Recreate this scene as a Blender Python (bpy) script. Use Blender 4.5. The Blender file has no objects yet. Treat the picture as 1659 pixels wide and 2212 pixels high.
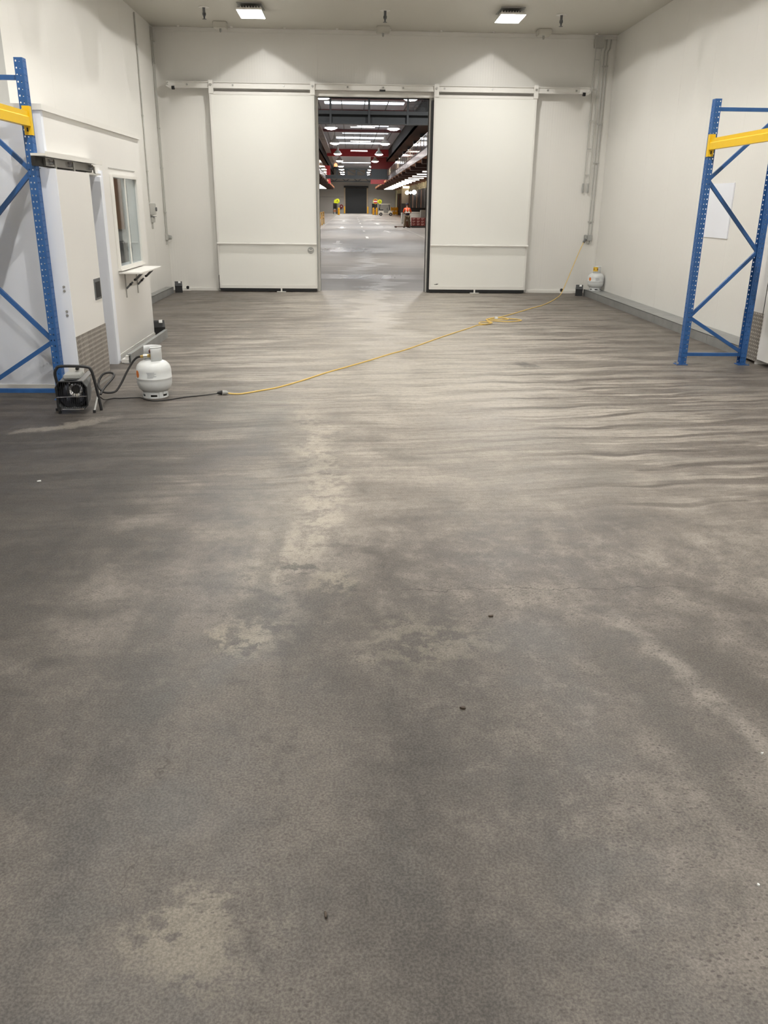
import bpy, bmesh, math, random
from mathutils import Vector, Matrix

scene = bpy.context.scene
col = scene.collection
PI = math.pi
rnd = random.Random(7)

# ------------------------------------------------------------------ camera
CAM_Z = 1.68
F_PX, PITCH, YAW, ROLL = 1788.057, 0.355349, 0.0416138, 0.01117425
fwd = Vector((math.sin(YAW) * math.cos(PITCH), math.cos(YAW) * math.cos(PITCH), -math.sin(PITCH)))
rgt = Vector((math.cos(YAW), -math.sin(YAW), 0))
upv = rgt.cross(fwd)
r2 = rgt * math.cos(ROLL) + upv * math.sin(ROLL)
u2 = -rgt * math.sin(ROLL) + upv * math.cos(ROLL)
cam_data = bpy.data.cameras.new('camera')
cam_data.sensor_fit = 'HORIZONTAL'
cam_data.sensor_width = 36.0
cam_data.lens = F_PX / 1659.0 * 36.0
cam_data.clip_start = 0.05
cam_data.clip_end = 600
cam = bpy.data.objects.new('camera', cam_data)
col.objects.link(cam)
cam.matrix_world = Matrix((
    (r2.x, u2.x, -fwd.x, 0), (r2.y, u2.y, -fwd.y, 0), (r2.z, u2.z, -fwd.z, CAM_Z), (0, 0, 0, 1)))
scene.camera = cam

# ------------------------------------------------------------------ world, exposure
world = bpy.data.worlds.new('world')
scene.world = world
world.use_nodes = True
bgn = world.node_tree.nodes['Background']
bgn.inputs[0].default_value = (0.62, 0.72, 0.9, 1)
bgn.inputs[1].default_value = 0.6
scene.view_settings.view_transform = 'Standard'
scene.view_settings.look = 'None'
scene.view_settings.gamma = 1.0
scene.view_settings.use_curve_mapping = False
scene.view_settings.exposure = 0.0
scene.cycles.max_bounces = 6
scene.cycles.diffuse_bounces = 3
scene.cycles.glossy_bounces = 2
scene.cycles.transparent_max_bounces = 8
scene.cycles.caustics_reflective = False
scene.cycles.caustics_refractive = False
scene.cycles.use_adaptive_sampling = True
scene.cycles.adaptive_threshold = 0.15
LED_POWER = 147.0          # watts of each high bay lamp of the room
LED_COLOR = (1.0, 0.985, 0.94)
HALL_LAMP_POWER = 640.0   # watts of each lamp of the hall
SKYLIGHT_EMIT = 5.0


# ------------------------------------------------------------------ materials
def new_mat(name):
    m = bpy.data.materials.new(name)
    m.use_nodes = True
    return m, m.node_tree, m.node_tree.nodes['Principled BSDF']


def mat(name, rgb, rough=0.5, metal=0.0, var=0.06, scale=6.0, bump=0.0, bscale=60.0, coat=0.0, spec=None, stretch=None):
    m, nt, b = new_mat(name)
    b.inputs['Roughness'].default_value = rough
    b.inputs['Metallic'].default_value = metal
    if spec is not None:
        b.inputs['Specular IOR Level'].default_value = spec
    if coat:
        b.inputs['Coat Weight'].default_value = coat
        b.inputs['Coat Roughness'].default_value = 0.12
    tc = nt.nodes.new('ShaderNodeTexCoord')
    mp = nt.nodes.new('ShaderNodeMapping')
    if stretch:
        mp.inputs['Scale'].default_value = stretch
    nt.links.new(tc.outputs['Object'], mp.inputs['Vector'])
    n = nt.nodes.new('ShaderNodeTexNoise')
    n.inputs['Scale'].default_value = scale
    n.inputs['Detail'].default_value = 5
    nt.links.new(mp.outputs[0], n.inputs['Vector'])
    mx = nt.nodes.new('ShaderNodeMix')
    mx.data_type = 'RGBA'
    mx.inputs[6].default_value = tuple(max(0, c * (1 - var)) for c in rgb) + (1,)
    mx.inputs[7].default_value = tuple(min(1, c * (1 + var)) for c in rgb) + (1,)
    nt.links.new(n.outputs['Fac'], mx.inputs[0])
    nt.links.new(mx.outputs[2], b.inputs['Base Color'])
    if bump:
        n2 = nt.nodes.new('ShaderNodeTexNoise')
        n2.inputs['Scale'].default_value = bscale
        n2.inputs['Detail'].default_value = 4
        nt.links.new(mp.outputs[0], n2.inputs['Vector'])
        bp = nt.nodes.new('ShaderNodeBump')
        bp.inputs['Strength'].default_value = bump
        bp.inputs['Distance'].default_value = 0.01
        nt.links.new(n2.outputs['Fac'], bp.inputs['Height'])
        nt.links.new(bp.outputs[0], b.inputs['Normal'])
    return m


def emit_mat(name, rgb, strength):
    m, nt, b = new_mat(name)
    b.inputs['Base Color'].default_value = (0.8, 0.8, 0.8, 1)
    b.inputs['Emission Color'].default_value = rgb + (1,)
    b.inputs['Emission Strength'].default_value = strength
    return m


def wall_mat(name, rgb, rough=0.38, rib=0.05, strength=0.12):
    """painted steel sandwich panel with fine vertical ribs"""
    m, nt, b = new_mat(name)
    b.inputs['Roughness'].default_value = rough
    tc = nt.nodes.new('ShaderNodeTexCoord')
    n = nt.nodes.new('ShaderNodeTexNoise')
    n.inputs['Scale'].default_value = 0.9
    n.inputs['Detail'].default_value = 6
    nt.links.new(tc.outputs['Object'], n.inputs['Vector'])
    mx = nt.nodes.new('ShaderNodeMix')
    mx.data_type = 'RGBA'
    mx.inputs[6].default_value = tuple(c * 0.965 for c in rgb) + (1,)
    mx.inputs[7].default_value = tuple(min(1, c * 1.02) for c in rgb) + (1,)
    nt.links.new(n.outputs['Fac'], mx.inputs[0])
    nt.links.new(mx.outputs[2], b.inputs['Base Color'])
    sp = nt.nodes.new('ShaderNodeSeparateXYZ')
    nt.links.new(tc.outputs['Object'], sp.inputs[0])
    ad = nt.nodes.new('ShaderNodeMath'); ad.operation = 'ADD'
    nt.links.new(sp.outputs[0], ad.inputs[0]); nt.links.new(sp.outputs[1], ad.inputs[1])
    mu = nt.nodes.new('ShaderNodeMath'); mu.operation = 'MULTIPLY'
    mu.inputs[1].default_value = 2 * PI / rib
    nt.links.new(ad.outputs[0], mu.inputs[0])
    si = nt.nodes.new('ShaderNodeMath'); si.operation = 'SINE'
    nt.links.new(mu.outputs[0], si.inputs[0])
    bp = nt.nodes.new('ShaderNodeBump')
    bp.inputs['Strength'].default_value = strength
    bp.inputs['Distance'].default_value = 0.002
    nt.links.new(si.outputs[0], bp.inputs['Height'])
    nt.links.new(bp.outputs[0], b.inputs['Normal'])
    return m


class NG:
    """small helper for building shader graphs"""
    def __init__(self, nt):
        self.nt = nt
    def val(self, v):
        return v
    def _in(self, sock, v):
        if isinstance(v, (int, float)):
            sock.default_value = v
        elif isinstance(v, (tuple, list)):
            sock.default_value = v
        else:
            self.nt.links.new(v, sock)
    def math(self, op, a, b=0.0, c=None, clamp=False):
        n = self.nt.nodes.new('ShaderNodeMath'); n.operation = op; n.use_clamp = clamp
        self._in(n.inputs[0], a); self._in(n.inputs[1], b)
        if c is not None: self._in(n.inputs[2], c)
        return n.outputs[0]
    def smooth(self, v, a, b, lo=0.0, hi=1.0):
        n = self.nt.nodes.new('ShaderNodeMapRange'); n.interpolation_type = 'SMOOTHSTEP'
        self._in(n.inputs[0], v); self._in(n.inputs[1], a); self._in(n.inputs[2], b)
        self._in(n.inputs[3], lo); self._in(n.inputs[4], hi)
        return n.outputs[0]
    def noise(self, vec, scale, detail=4, rough=0.55, dist=0.0):
        n = self.nt.nodes.new('ShaderNodeTexNoise'); n.noise_dimensions = '2D'
        self._in(n.inputs['Vector'], vec)
        n.inputs['Scale'].default_value = scale; n.inputs['Detail'].default_value = detail
        n.inputs['Roughness'].default_value = rough; n.inputs['Distortion'].default_value = dist
        return n.outputs['Fac']
    def mapping(self, vec, scale=(1, 1, 1), rot=(0, 0, 0), loc=(0, 0, 0)):
        n = self.nt.nodes.new('ShaderNodeMapping')
        self._in(n.inputs['Vector'], vec)
        n.inputs['Scale'].default_value = scale; n.inputs['Rotation'].default_value = rot; n.inputs['Location'].default_value = loc
        return n.outputs[0]
    def mix(self, f, a, b, mode='MIX'):
        n = self.nt.nodes.new('ShaderNodeMix'); n.data_type = 'RGBA'; n.blend_type = mode
        self._in(n.inputs[0], f); self._in(n.inputs[6], a); self._in(n.inputs[7], b)
        return n.outputs[2]
    def gauss(self, x, y, cx, cy, sx, sy):
        dx = self.math('DIVIDE', self.math('SUBTRACT', x, cx), sx)
        dy = self.math('DIVIDE', self.math('SUBTRACT', y, cy), sy)
        d = self.math('ADD', self.math('MULTIPLY', dx, dx), self.math('MULTIPLY', dy, dy))
        return self.smooth(d, 0.0, 1.0, 1.0, 0.0)


def floor_mat():
    m, nt, b = new_mat('worn concrete floor')
    g = NG(nt)
    tc = nt.nodes.new('ShaderNodeTexCoord')
    P = tc.outputs['Object']
    sp = nt.nodes.new('ShaderNodeSeparateXYZ'); nt.links.new(P, sp.inputs[0])
    X, Y = sp.outputs[0], sp.outputs[1]
    big = g.noise(P, 0.55, 3, 0.6)
    mid = g.noise(P, 2.2, 5, 0.66)
    fine = g.noise(P, 22, 3, 0.7)
    grain = g.noise(P, 130, 1, 0.7)
    wv = g.math('MULTIPLY', g.math('SUBTRACT', g.noise(P, 1.1, 1, 0.5), 0.5), 0.16)
    Yw = g.math('ADD', Y, wv)
    cmb = nt.nodes.new('ShaderNodeCombineXYZ')
    nt.links.new(X, cmb.inputs[0]); nt.links.new(g.math('SUBTRACT', Yw, g.math('MULTIPLY', X, 0.10)), cmb.inputs[1])
    Q = cmb.outputs[0]
    streakx = g.noise(g.mapping(Q, (0.40, 3.0, 1)), 1.5, 4, 0.6)
    streakx2 = g.noise(g.mapping(Q, (0.9, 10.0, 1), (0, 0, 0), (3, 7, 0)), 1.2, 4, 0.6)
    streakx3 = g.noise(g.mapping(Q, (1.8, 24.0, 1), (0, 0, 0), (1, 2, 0)), 1.0, 3, 0.65)
    streaky = g.noise(g.mapping(P, (2.6, 0.45, 1), (0, 0, 0.2)), 1.0, 4, 0.6)
    base = g.mix(g.smooth(big, 0.30, 0.70), (0.22, 0.197, 0.177, 1), (0.315, 0.288, 0.260, 1))
    base = g.mix(g.smooth(mid, 0.46, 0.68, 0, 0.55), base, (0.38, 0.35, 0.315, 1))
    base = g.mix(g.smooth(mid, 0.48, 0.30, 0, 0.55), base, (0.155, 0.142, 0.130, 1))
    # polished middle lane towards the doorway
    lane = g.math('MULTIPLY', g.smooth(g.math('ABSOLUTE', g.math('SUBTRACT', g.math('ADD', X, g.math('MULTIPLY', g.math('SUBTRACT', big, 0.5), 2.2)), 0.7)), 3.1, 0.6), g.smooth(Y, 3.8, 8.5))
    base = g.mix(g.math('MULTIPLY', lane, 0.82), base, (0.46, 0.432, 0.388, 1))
    # bands of dirt pushed across the floor, mostly in the middle distance and to the sides
    side = g.smooth(g.math('ABSOLUTE', g.math('SUBTRACT', X, 0.6)), 0.5, 2.9)
    leftd = g.smooth(X, 0.2, -1.8)
    far = g.math('MULTIPLY', g.smooth(Y, 3.4, 5.6), g.smooth(Y, 19.0, 16.0))
    bandm = g.math('MULTIPLY', far, g.math('ADD', 0.22, g.math('MULTIPLY', side, 0.7)))
    base = g.mix(g.math('MULTIPLY', g.math('MULTIPLY', g.smooth(streakx, 0.52, 0.43), bandm), 0.85, clamp=True), base, (0.130, 0.112, 0.098, 1))
    base = g.mix(g.math('MULTIPLY', g.math('MULTIPLY', g.smooth(streakx2, 0.47, 0.40), far), g.math('ADD', 0.20, g.math('MULTIPLY', side, 0.38))), base, (0.115, 0.098, 0.084, 1))
    base = g.mix(g.math('MULTIPLY', g.math('MULTIPLY', g.smooth(streakx2, 0.56, 0.66), far), 0.16), base, (0.46, 0.43, 0.39, 1))
    base = g.mix(g.math('MULTIPLY', g.smooth(streakx3, 0.46, 0.36), g.math('MULTIPLY', far, g.math('ADD', 0.16, g.math('MULTIPLY', side, 0.26)))), base, (0.12, 0.103, 0.09, 1))
    wav = g.math('SINE', g.math('ADD', g.math('MULTIPLY', Yw, 17.0), g.math('ADD', g.math('MULTIPLY', X, -2.6), g.math('MULTIPLY', big, 7.0))))
    rightw = g.math('MULTIPLY', g.smooth(X, 0.6, 2.0), g.math('MULTIPLY', g.smooth(Y, 4.0, 4.9), g.smooth(Y, 10.5, 8.0)))
    brk = g.smooth(streakx2, 0.40, 0.56, 0.15, 1.0)
    base = g.mix(g.math('MULTIPLY', g.math('MULTIPLY', g.smooth(wav, 0.55, 0.97), rightw), g.math('MULTIPLY', brk, 0.85)), base, (0.105, 0.088, 0.075, 1))
    # darker strips along the racks
    edge = g.math('MULTIPLY', g.smooth(g.math('ABSOLUTE', g.math('SUBTRACT', X, 0.9)), 1.9, 3.9), g.smooth(big, 0.25, 0.6, 0.35, 1.0))
    base = g.mix(g.math('MULTIPLY', edge, 0.6), base, (0.100, 0.087, 0.078, 1))
    # dark smears of tyre rubber running towards the viewer
    near = g.smooth(Y, 5.2, 3.6)
    base = g.mix(g.math('MULTIPLY', g.math('MULTIPLY', g.smooth(streaky, 0.50, 0.32), near), 0.42), base, (0.135, 0.122, 0.113, 1))
    blot = g.noise(P, 6.5, 5, 0.72)
    base = g.mix(g.math('MULTIPLY', g.smooth(blot, 0.50, 0.70), g.math('MULTIPLY', near, 0.42)), base, (0.40, 0.365, 0.33, 1))
    base = g.mix(g.math('MULTIPLY', g.smooth(blot, 0.48, 0.30), g.math('MULTIPLY', near, 0.42)), base, (0.145, 0.132, 0.12, 1))
    # scuffed pale track down the middle
    cxl = g.math('ADD', -0.28, g.math('MULTIPLY', g.math('SUBTRACT', g.noise(g.mapping(P, (0.1, 0.5, 1)), 1.0, 2, 0.6), 0.5), 1.0))
    tr = g.smooth(g.math('ABSOLUTE', g.math('SUBTRACT', X, cxl)), 0.26, 0.05)
    tr = g.math('MULTIPLY', tr, g.math('MULTIPLY', g.smooth(Y, 2.6, 3.4), g.smooth(Y, 9.0, 6.0)))
    base = g.mix(g.math('MULTIPLY', g.math('MULTIPLY', tr, g.smooth(blot, 0.4, 0.55)), 0.6), base, (0.46, 0.425, 0.37, 1))
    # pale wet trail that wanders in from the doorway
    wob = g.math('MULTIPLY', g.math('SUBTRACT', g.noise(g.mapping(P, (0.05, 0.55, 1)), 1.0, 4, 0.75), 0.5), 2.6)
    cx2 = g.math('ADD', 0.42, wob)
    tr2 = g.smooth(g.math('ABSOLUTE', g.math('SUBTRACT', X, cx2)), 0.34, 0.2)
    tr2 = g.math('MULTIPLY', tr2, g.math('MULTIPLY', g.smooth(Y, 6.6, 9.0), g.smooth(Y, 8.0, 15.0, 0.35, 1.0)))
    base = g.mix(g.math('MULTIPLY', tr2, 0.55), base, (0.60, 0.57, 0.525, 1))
    # dry pale patch in front of the heater, oil marks
    wx = g.math('ADD', X, g.math('MULTIPLY', g.math('SUBTRACT', mid, 0.5), 0.5))
    wy = g.math('ADD', Y, g.math('MULTIPLY', g.math('SUBTRACT', fine, 0.5), 0.25))
    for (a, c, s, t, k) in ((2.02, 9.3, 0.14, 0.22, 0.7),):
        base = g.mix(g.math('MULTIPLY', g.gauss(wx, wy, a, c, s, t), k), base, (0.09, 0.085, 0.077, 1))
    # yellowish worn patches with exposed aggregate
    # darker tone over the whole foreground, deeper on the left
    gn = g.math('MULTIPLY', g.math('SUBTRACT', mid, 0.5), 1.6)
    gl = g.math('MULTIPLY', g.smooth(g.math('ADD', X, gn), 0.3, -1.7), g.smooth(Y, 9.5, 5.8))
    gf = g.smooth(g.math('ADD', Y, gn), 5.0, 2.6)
    darken = g.math('MAXIMUM', g.math('MULTIPLY', gl, 1.0), g.math('MULTIPLY', gf, g.smooth(X, 0.1, 0.8, 0.82, 0.56)))
    base = g.mix(darken, base, g.mix(1.0, base, (0.30, 0.29, 0.285, 1), 'MULTIPLY'))
    base = g.mix(g.math('MULTIPLY', g.gauss(wx, g.math('SUBTRACT', wy, g.math('MULTIPLY', wx, 0.75)), -2.28, 8.26, 0.42, 0.16), 0.8), base, (0.24, 0.222, 0.20, 1))
    # tyre marks curving away on the right, and oily patches
    dj = g.math('MULTIPLY', g.math('SUBTRACT', mid, 0.5), 0.22)
    def band_line(x0, y0, x1, y1, w, bow=0.0):
        t_ = g.math('DIVIDE', g.math('SUBTRACT', Y, y0), y1 - y0)
        xc = g.math('ADD', g.math('ADD', x0, g.math('MULTIPLY', t_, x1 - x0)), g.math('MULTIPLY', g.math('MULTIPLY', t_, g.math('SUBTRACT', 1.0, t_)), bow))
        m_ = g.smooth(g.math('ABSOLUTE', g.math('ADD', g.math('SUBTRACT', X, xc), dj)), w, w * 0.25)
        return g.math('MULTIPLY', m_, g.math('MULTIPLY', g.smooth(t_, -0.08, 0.2), g.smooth(t_, 1.15, 0.85)))
    for (q_, k_, c_) in (((0.96, 3.1, 1.2, 1.8, 0.10, 0.1), 0.55, (0.085, 0.076, 0.068, 1)), ((1.32, 3.05, 1.62, 2.1, 0.13, 0.1), 0.6, (0.085, 0.074, 0.064, 1)), ((1.12, 3.3, 1.42, 2.0, 0.07, 0.1), 0.45, (0.33, 0.305, 0.275, 1)), ((1.5, 3.55, 2.1, 3.0, 0.09, 0.0), 0.4, (0.10, 0.09, 0.08, 1)), ((-0.36, 4.4, -0.52, 2.6, 0.06, 0.05), 0.4, (0.10, 0.093, 0.086, 1))):
        base = g.mix(g.math('MULTIPLY', g.math('MULTIPLY', band_line(*q_), k_), g.smooth(blot, 0.36, 0.56, 0.45, 1.0)), base, c_)
    for (a, c, s_, t_, k_) in ((-0.71, 2.53, 0.14, 0.13, 0.55), (-1.0, 2.1, 0.16, 0.12, 0.5), (-0.7, 1.62, 0.18, 0.1, 0.45), (0.12, 1.75, 0.14, 0.22, 0.4), (-0.24, 3.74, 0.15, 0.06, 0.7), (-0.03, 3.52, 0.07, 0.07, 0.7), (-0.45, 3.3, 0.1, 0.16, 0.5)):
        base = g.mix(g.math('MULTIPLY', g.gauss(wx, wy, a, c, s_, t_), k_), base, (0.082, 0.078, 0.073, 1))
    for (a, c, s_, t_, k_) in ((-0.08, 3.58, 0.13, 0.16, 0.5), (-0.48, 3.02, 0.12, 0.18, 0.5), (-0.35, 1.55, 0.2, 0.2, 0.4), (0.3, 3.0, 0.3, 0.3, 0.3)):
        base = g.mix(g.math('MULTIPLY', g.math('MULTIPLY', g.gauss(wx, wy, a, c, s_, t_), k_), g.smooth(blot, 0.42, 0.52)), base, (0.33, 0.305, 0.25, 1))
    # exposed aggregate speckles
    vo = nt.nodes.new('ShaderNodeTexVoronoi')
    vo.voronoi_dimensions = '2D'
    vo.inputs['Scale'].default_value = 66
    nt.links.new(g.mapping(P, (0.75, 1.2, 1), (0, 0, 0.5)), vo.inputs['Vector'])
    sepc = nt.nodes.new('ShaderNodeSeparateColor'); nt.links.new(vo.outputs['Color'], sepc.inputs[0])
    spk = g.smooth(vo.outputs['Distance'], g.math('ADD', 0.20, g.math('MULTIPLY', sepc.outputs[1], 0.22)), g.math('ADD', 0.10, g.math('MULTIPLY', sepc.outputs[1], 0.22)))
    pick = g.smooth(sepc.outputs[0], 0.60, 0.66)
    reg = g.math('MULTIPLY', g.smooth(g.math('ADD', g.noise(P, 1.6, 3, 0.7), g.math('MULTIPLY', g.smooth(X, -0.6, 0.6), 0.14)), 0.46, 0.62, 0.08, 1.0), g.smooth(Y, 5.0, 3.0))
    base = g.mix(g.math('MULTIPLY', g.math('MULTIPLY', g.math('MULTIPLY', spk, pick), reg), 0.72), base, (0.095, 0.082, 0.072, 1))
    base = g.mix(g.smooth(grain, 0.2, 0.8, 0.0, 1.0), g.mix(0.17, base, (0.03, 0.027, 0.024, 1)), g.mix(0.10, base, (0.6, 0.56, 0.51, 1)))
    base = g.mix(g.smooth(fine, 0.42, 0.66, 0.0, 0.2), base, g.mix(1.0, base, (0.55, 0.53, 0.51, 1), 'MULTIPLY'))
    # hairline cracks
    cj = g.math('MULTIPLY', g.math('SUBTRACT', g.noise(P, 3.0, 4, 0.7), 0.5), 0.16)
    c1 = g.smooth(g.math('ABSOLUTE', g.math('SUBTRACT', Y, g.math('ADD', 3.48, cj))), 0.0045, 0.0015)
    c1 = g.math('MULTIPLY', c1, g.math('MULTIPLY', g.smooth(X, 0.0, 0.3), g.smooth(X, 1.75, 1.5)))
    c2 = g.smooth(g.math('ABSOLUTE', g.math('SUBTRACT', X, g.math('ADD', -0.6, g.math('MULTIPLY', cj, 1.6)))), 0.0032, 0.001)
    c2 = g.math('MULTIPLY', c2, g.math('MULTIPLY', g.math('MULTIPLY', g.smooth(Y, 1.55, 1.65), g.smooth(Y, 2.6, 2.2)), g.smooth(mid, 0.35, 0.6, 0.1, 0.8)))
    c3 = g.smooth(g.math('ABSOLUTE', g.math('SUBTRACT', Y, 12.62)), 0.012, 0.004)
    c3 = g.math('MULTIPLY', c3, 0.5)
    base = g.mix(g.math('MULTIPLY', g.math('MAXIMUM', g.math('MAXIMUM', c1, c2), c3), 0.65), base, (0.06, 0.05, 0.042, 1))
    gm = nt.nodes.new('ShaderNodeGamma'); gm.inputs['Gamma'].default_value = 1.45
    nt.links.new(base, gm.inputs['Color'])
    base = g.mix(1.0, gm.outputs[0], (1.72, 1.72, 1.72, 1), 'MULTIPLY')
    nt.links.new(base, b.inputs['Base Color'])
    ro = g.math('SUBTRACT', g.smooth(mid, 0.3, 0.7, 0.44, 0.6), g.math('MULTIPLY', g.math('ADD', tr2, lane), 0.08))
    nt.links.new(ro, b.inputs['Roughness'])
    bp = nt.nodes.new('ShaderNodeBump'); bp.inputs['Strength'].default_value = 0.22; bp.inputs['Distance'].default_value = 0.004
    nt.links.new(fine, bp.inputs['Height'])
    nt.links.new(bp.outputs[0], b.inputs['Normal'])
    return m


def hall_floor_mat():
    m, nt, b = new_mat('polished hall concrete')
    g = NG(nt)
    tc = nt.nodes.new('ShaderNodeTexCoord')
    P = tc.outputs['Object']
    sp = nt.nodes.new('ShaderNodeSeparateXYZ'); nt.links.new(P, sp.inputs[0])
    X, Y = sp.outputs[0], sp.outputs[1]
    big = g.noise(g.mapping(P, (0.5, 0.25, 1)), 0.8, 6, 0.6, 0.5)
    strk = g.noise(g.mapping(P, (0.25, 1.2, 1)), 1.2, 6, 0.6, 0.3)
    base = g.mix(g.smooth(big, 0.3, 0.7), (0.235, 0.215, 0.19, 1), (0.35, 0.325, 0.295, 1))
    base = g.mix(g.smooth(strk, 0.55, 0.35, 0, 0.35), base, (0.19, 0.185, 0.175, 1))
    wob = g.math('MULTIPLY', g.math('SUBTRACT', g.noise(g.mapping(P, (0.03, 0.16, 1)), 1.0, 6, 0.75), 0.5), 5.0)
    tr2 = g.smooth(g.math('ABSOLUTE', g.math('SUBTRACT', X, g.math('ADD', 0.5, wob))), 0.32, 0.16)
    tr2 = g.math('MULTIPLY', tr2, g.smooth(Y, 45, 25))
    base = g.mix(g.math('MULTIPLY', tr2, 0.5), base, (0.5, 0.49, 0.47, 1))
    jl = None
    for yj, w in ((22.0, 0.03), (24.7, 0.03), (32.6, 0.05), (35.8, 0.06)):
        j = g.smooth(g.math('ABSOLUTE', g.math('SUBTRACT', Y, yj)), w * 1.5, w * 0.5)
        jl = j if jl is None else g.math('MAXIMUM', jl, j)
    base = g.mix(g.math('MULTIPLY', jl, 0.6), base, (0.62, 0.6, 0.55, 1))
    # two smoother bands across the lane, bright reflections painted into the colour
    refl_band = g.math('MAXIMUM', g.math('MULTIPLY', g.smooth(Y, 20.55, 20.75), g.smooth(Y, 22.05, 21.95)), g.math('MULTIPLY', g.smooth(Y, 32.5, 32.7), g.smooth(Y, 35.9, 35.7)))
    refl_band = g.math('MULTIPLY', refl_band, g.smooth(g.math('ADD', g.math('ABSOLUTE', g.math('SUBTRACT', X, 0.2)), g.math('MULTIPLY', big, 1.0)), 2.4, 1.4))
    base = g.mix(g.math('MULTIPLY', refl_band, 0.4), base, (0.50, 0.48, 0.465, 1))
    nt.links.new(base, b.inputs['Base Color'])
    ro = g.math('SUBTRACT', g.math('SUBTRACT', g.smooth(big, 0.3, 0.7, 0.36, 0.52), g.math('MULTIPLY', tr2, 0.12)), g.math('MULTIPLY', refl_band, 0.16))
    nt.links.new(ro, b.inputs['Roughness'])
    return m


def tread_mat():
    m, nt, b = new_mat('aluminium tread plate')
    g = NG(nt)
    tc = nt.nodes.new('ShaderNodeTexCoord')
    sp = nt.nodes.new('ShaderNodeSeparateXYZ'); nt.links.new(tc.outputs['Object'], sp.inputs[0])
    Y, Z = sp.outputs[1], sp.outputs[2]
    k = 2 * PI / 0.085
    a = g.math('SINE', g.math('MULTIPLY', g.math('ADD', Y, Z), k))
    c = g.math('SINE', g.math('MULTIPLY', g.math('SUBTRACT', Y, Z), k))
    h = g.smooth(g.math('MULTIPLY', a, c), 0.25, 0.65)
    n = g.noise(tc.outputs['Object'], 9, 4, 0.6)
    base = g.mix(g.smooth(n, 0.3, 0.7), (0.25, 0.225, 0.2, 1), (0.36, 0.33, 0.30, 1))
    base = g.mix(g.math('MULTIPLY', h, 0.85), base, (0.66, 0.63, 0.58, 1))
    nt.links.new(base, b.inputs['Base Color'])
    b.inputs['Metallic'].default_value = 0.55
    b.inputs['Roughness'].default_value = 0.42
    bp = nt.nodes.new('ShaderNodeBump'); bp.inputs['Strength'].default_value = 0.6; bp.inputs['Distance'].default_value = 0.004
    nt.links.new(h, bp.inputs['Height']); nt.links.new(bp.outputs[0], b.inputs['Normal'])
    return m


def glass_mat(name, rgb=(0.9, 0.95, 0.97), alpha_rough=0.02):
    m, nt, b = new_mat(name)
    nt.nodes.remove(b)
    out = nt.nodes['Material Output']
    tr = nt.nodes.new('ShaderNodeBsdfTransparent'); tr.inputs[0].default_value = rgb + (1,)
    gl = nt.nodes.new('ShaderNodeBsdfGlossy'); gl.inputs['Roughness'].default_value = alpha_rough
    fr = nt.nodes.new('ShaderNodeFresnel')
    ge = nt.nodes.new('ShaderNodeNewGeometry')
    mr = nt.nodes.new('ShaderNodeMapRange'); mr.inputs[3].default_value = 1.5; mr.inputs[4].default_value = 1 / 1.5
    nt.links.new(ge.outputs['Backfacing'], mr.inputs[0]); nt.links.new(mr.outputs[0], fr.inputs[0])
    mx = nt.nodes.new('ShaderNodeMixShader')
    nt.links.new(fr.outputs[0], mx.inputs[0]); nt.links.new(tr.outputs[0], mx.inputs[1]); nt.links.new(gl.outputs[0], mx.inputs[2])
    nt.links.new(mx.outputs[0], out.inputs[0])
    return m


M = {}
M['wall'] = wall_mat('cream insulated panel', (0.835, 0.815, 0.77))
M['wall_office'] = wall_mat('white office panel', (0.83, 0.81, 0.775), rib=0.05, strength=0.02)
M['ceil'] = wall_mat('cream ceiling panel', (0.64, 0.615, 0.55), rough=0.45, rib=0.3, strength=0.02)
M['door'] = wall_mat('white door skin', (0.86, 0.85, 0.80), rib=0.09, strength=0.02)
M['trimw'] = mat('white trim', (0.80, 0.78, 0.735), 0.4, var=0.03)
M['bluew'] = mat('cool white sheet', (0.87, 0.89, 0.95), 0.42, var=0.04, scale=1.3)
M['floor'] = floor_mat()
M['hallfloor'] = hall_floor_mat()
M['tread'] = tread_mat()
M['black'] = mat('black rubber', (0.012, 0.012, 0.013), 0.6)
M['blackpl'] = mat('black plastic', (0.018, 0.018, 0.019), 0.42)
M['dark'] = mat('dark recess', (0.02, 0.018, 0.016), 0.7)
M['galv'] = mat('galvanised steel', (0.36, 0.365, 0.36), 0.45, 0.55, var=0.25, scale=5, bump=0.05)
M['steel'] = mat('dull steel', (0.45, 0.44, 0.42), 0.38, 0.8, var=0.15)
M['chrome'] = mat('polished steel', (0.75, 0.76, 0.79), 0.12, 1.0, var=0.05)
M['grey'] = mat('grey plastic', (0.42, 0.42, 0.40), 0.5)
M['greyd'] = mat('dark grey paint', (0.14, 0.145, 0.15), 0.45, 0.2)
M['conduit'] = mat('grey conduit', (0.52, 0.51, 0.475), 0.5)
M['rackblue'] = mat('rack blue enamel', (0.028, 0.115, 0.33), 0.42, var=0.22, scale=18, bump=0.05)
M['rackyel'] = mat('rack yellow enamel', (0.84, 0.53, 0.012), 0.4, var=0.06)
M['gas'] = mat('white gas bottle paint', (0.72, 0.735, 0.73), 0.38, var=0.06, scale=12)
M['orange'] = mat('orange label', (0.75, 0.20, 0.03), 0.5, var=0.25, scale=40)
M['yellowlab'] = mat('yellow label', (0.80, 0.50, 0.05), 0.5, var=0.2, scale=60)
M['printlab'] = mat('grey print', (0.48, 0.50, 0.52), 0.5, var=0.2, scale=90)
M['brass'] = mat('brass', (0.66, 0.46, 0.16), 0.3, 0.9)
M['redk'] = mat('dark red plastic', (0.10, 0.012, 0.01), 0.45)
M['hose'] = mat('black hose', (0.014, 0.013, 0.013), 0.5)
M['cordy'] = mat('yellow cord', (0.80, 0.56, 0.16), 0.55, var=0.1)
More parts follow.
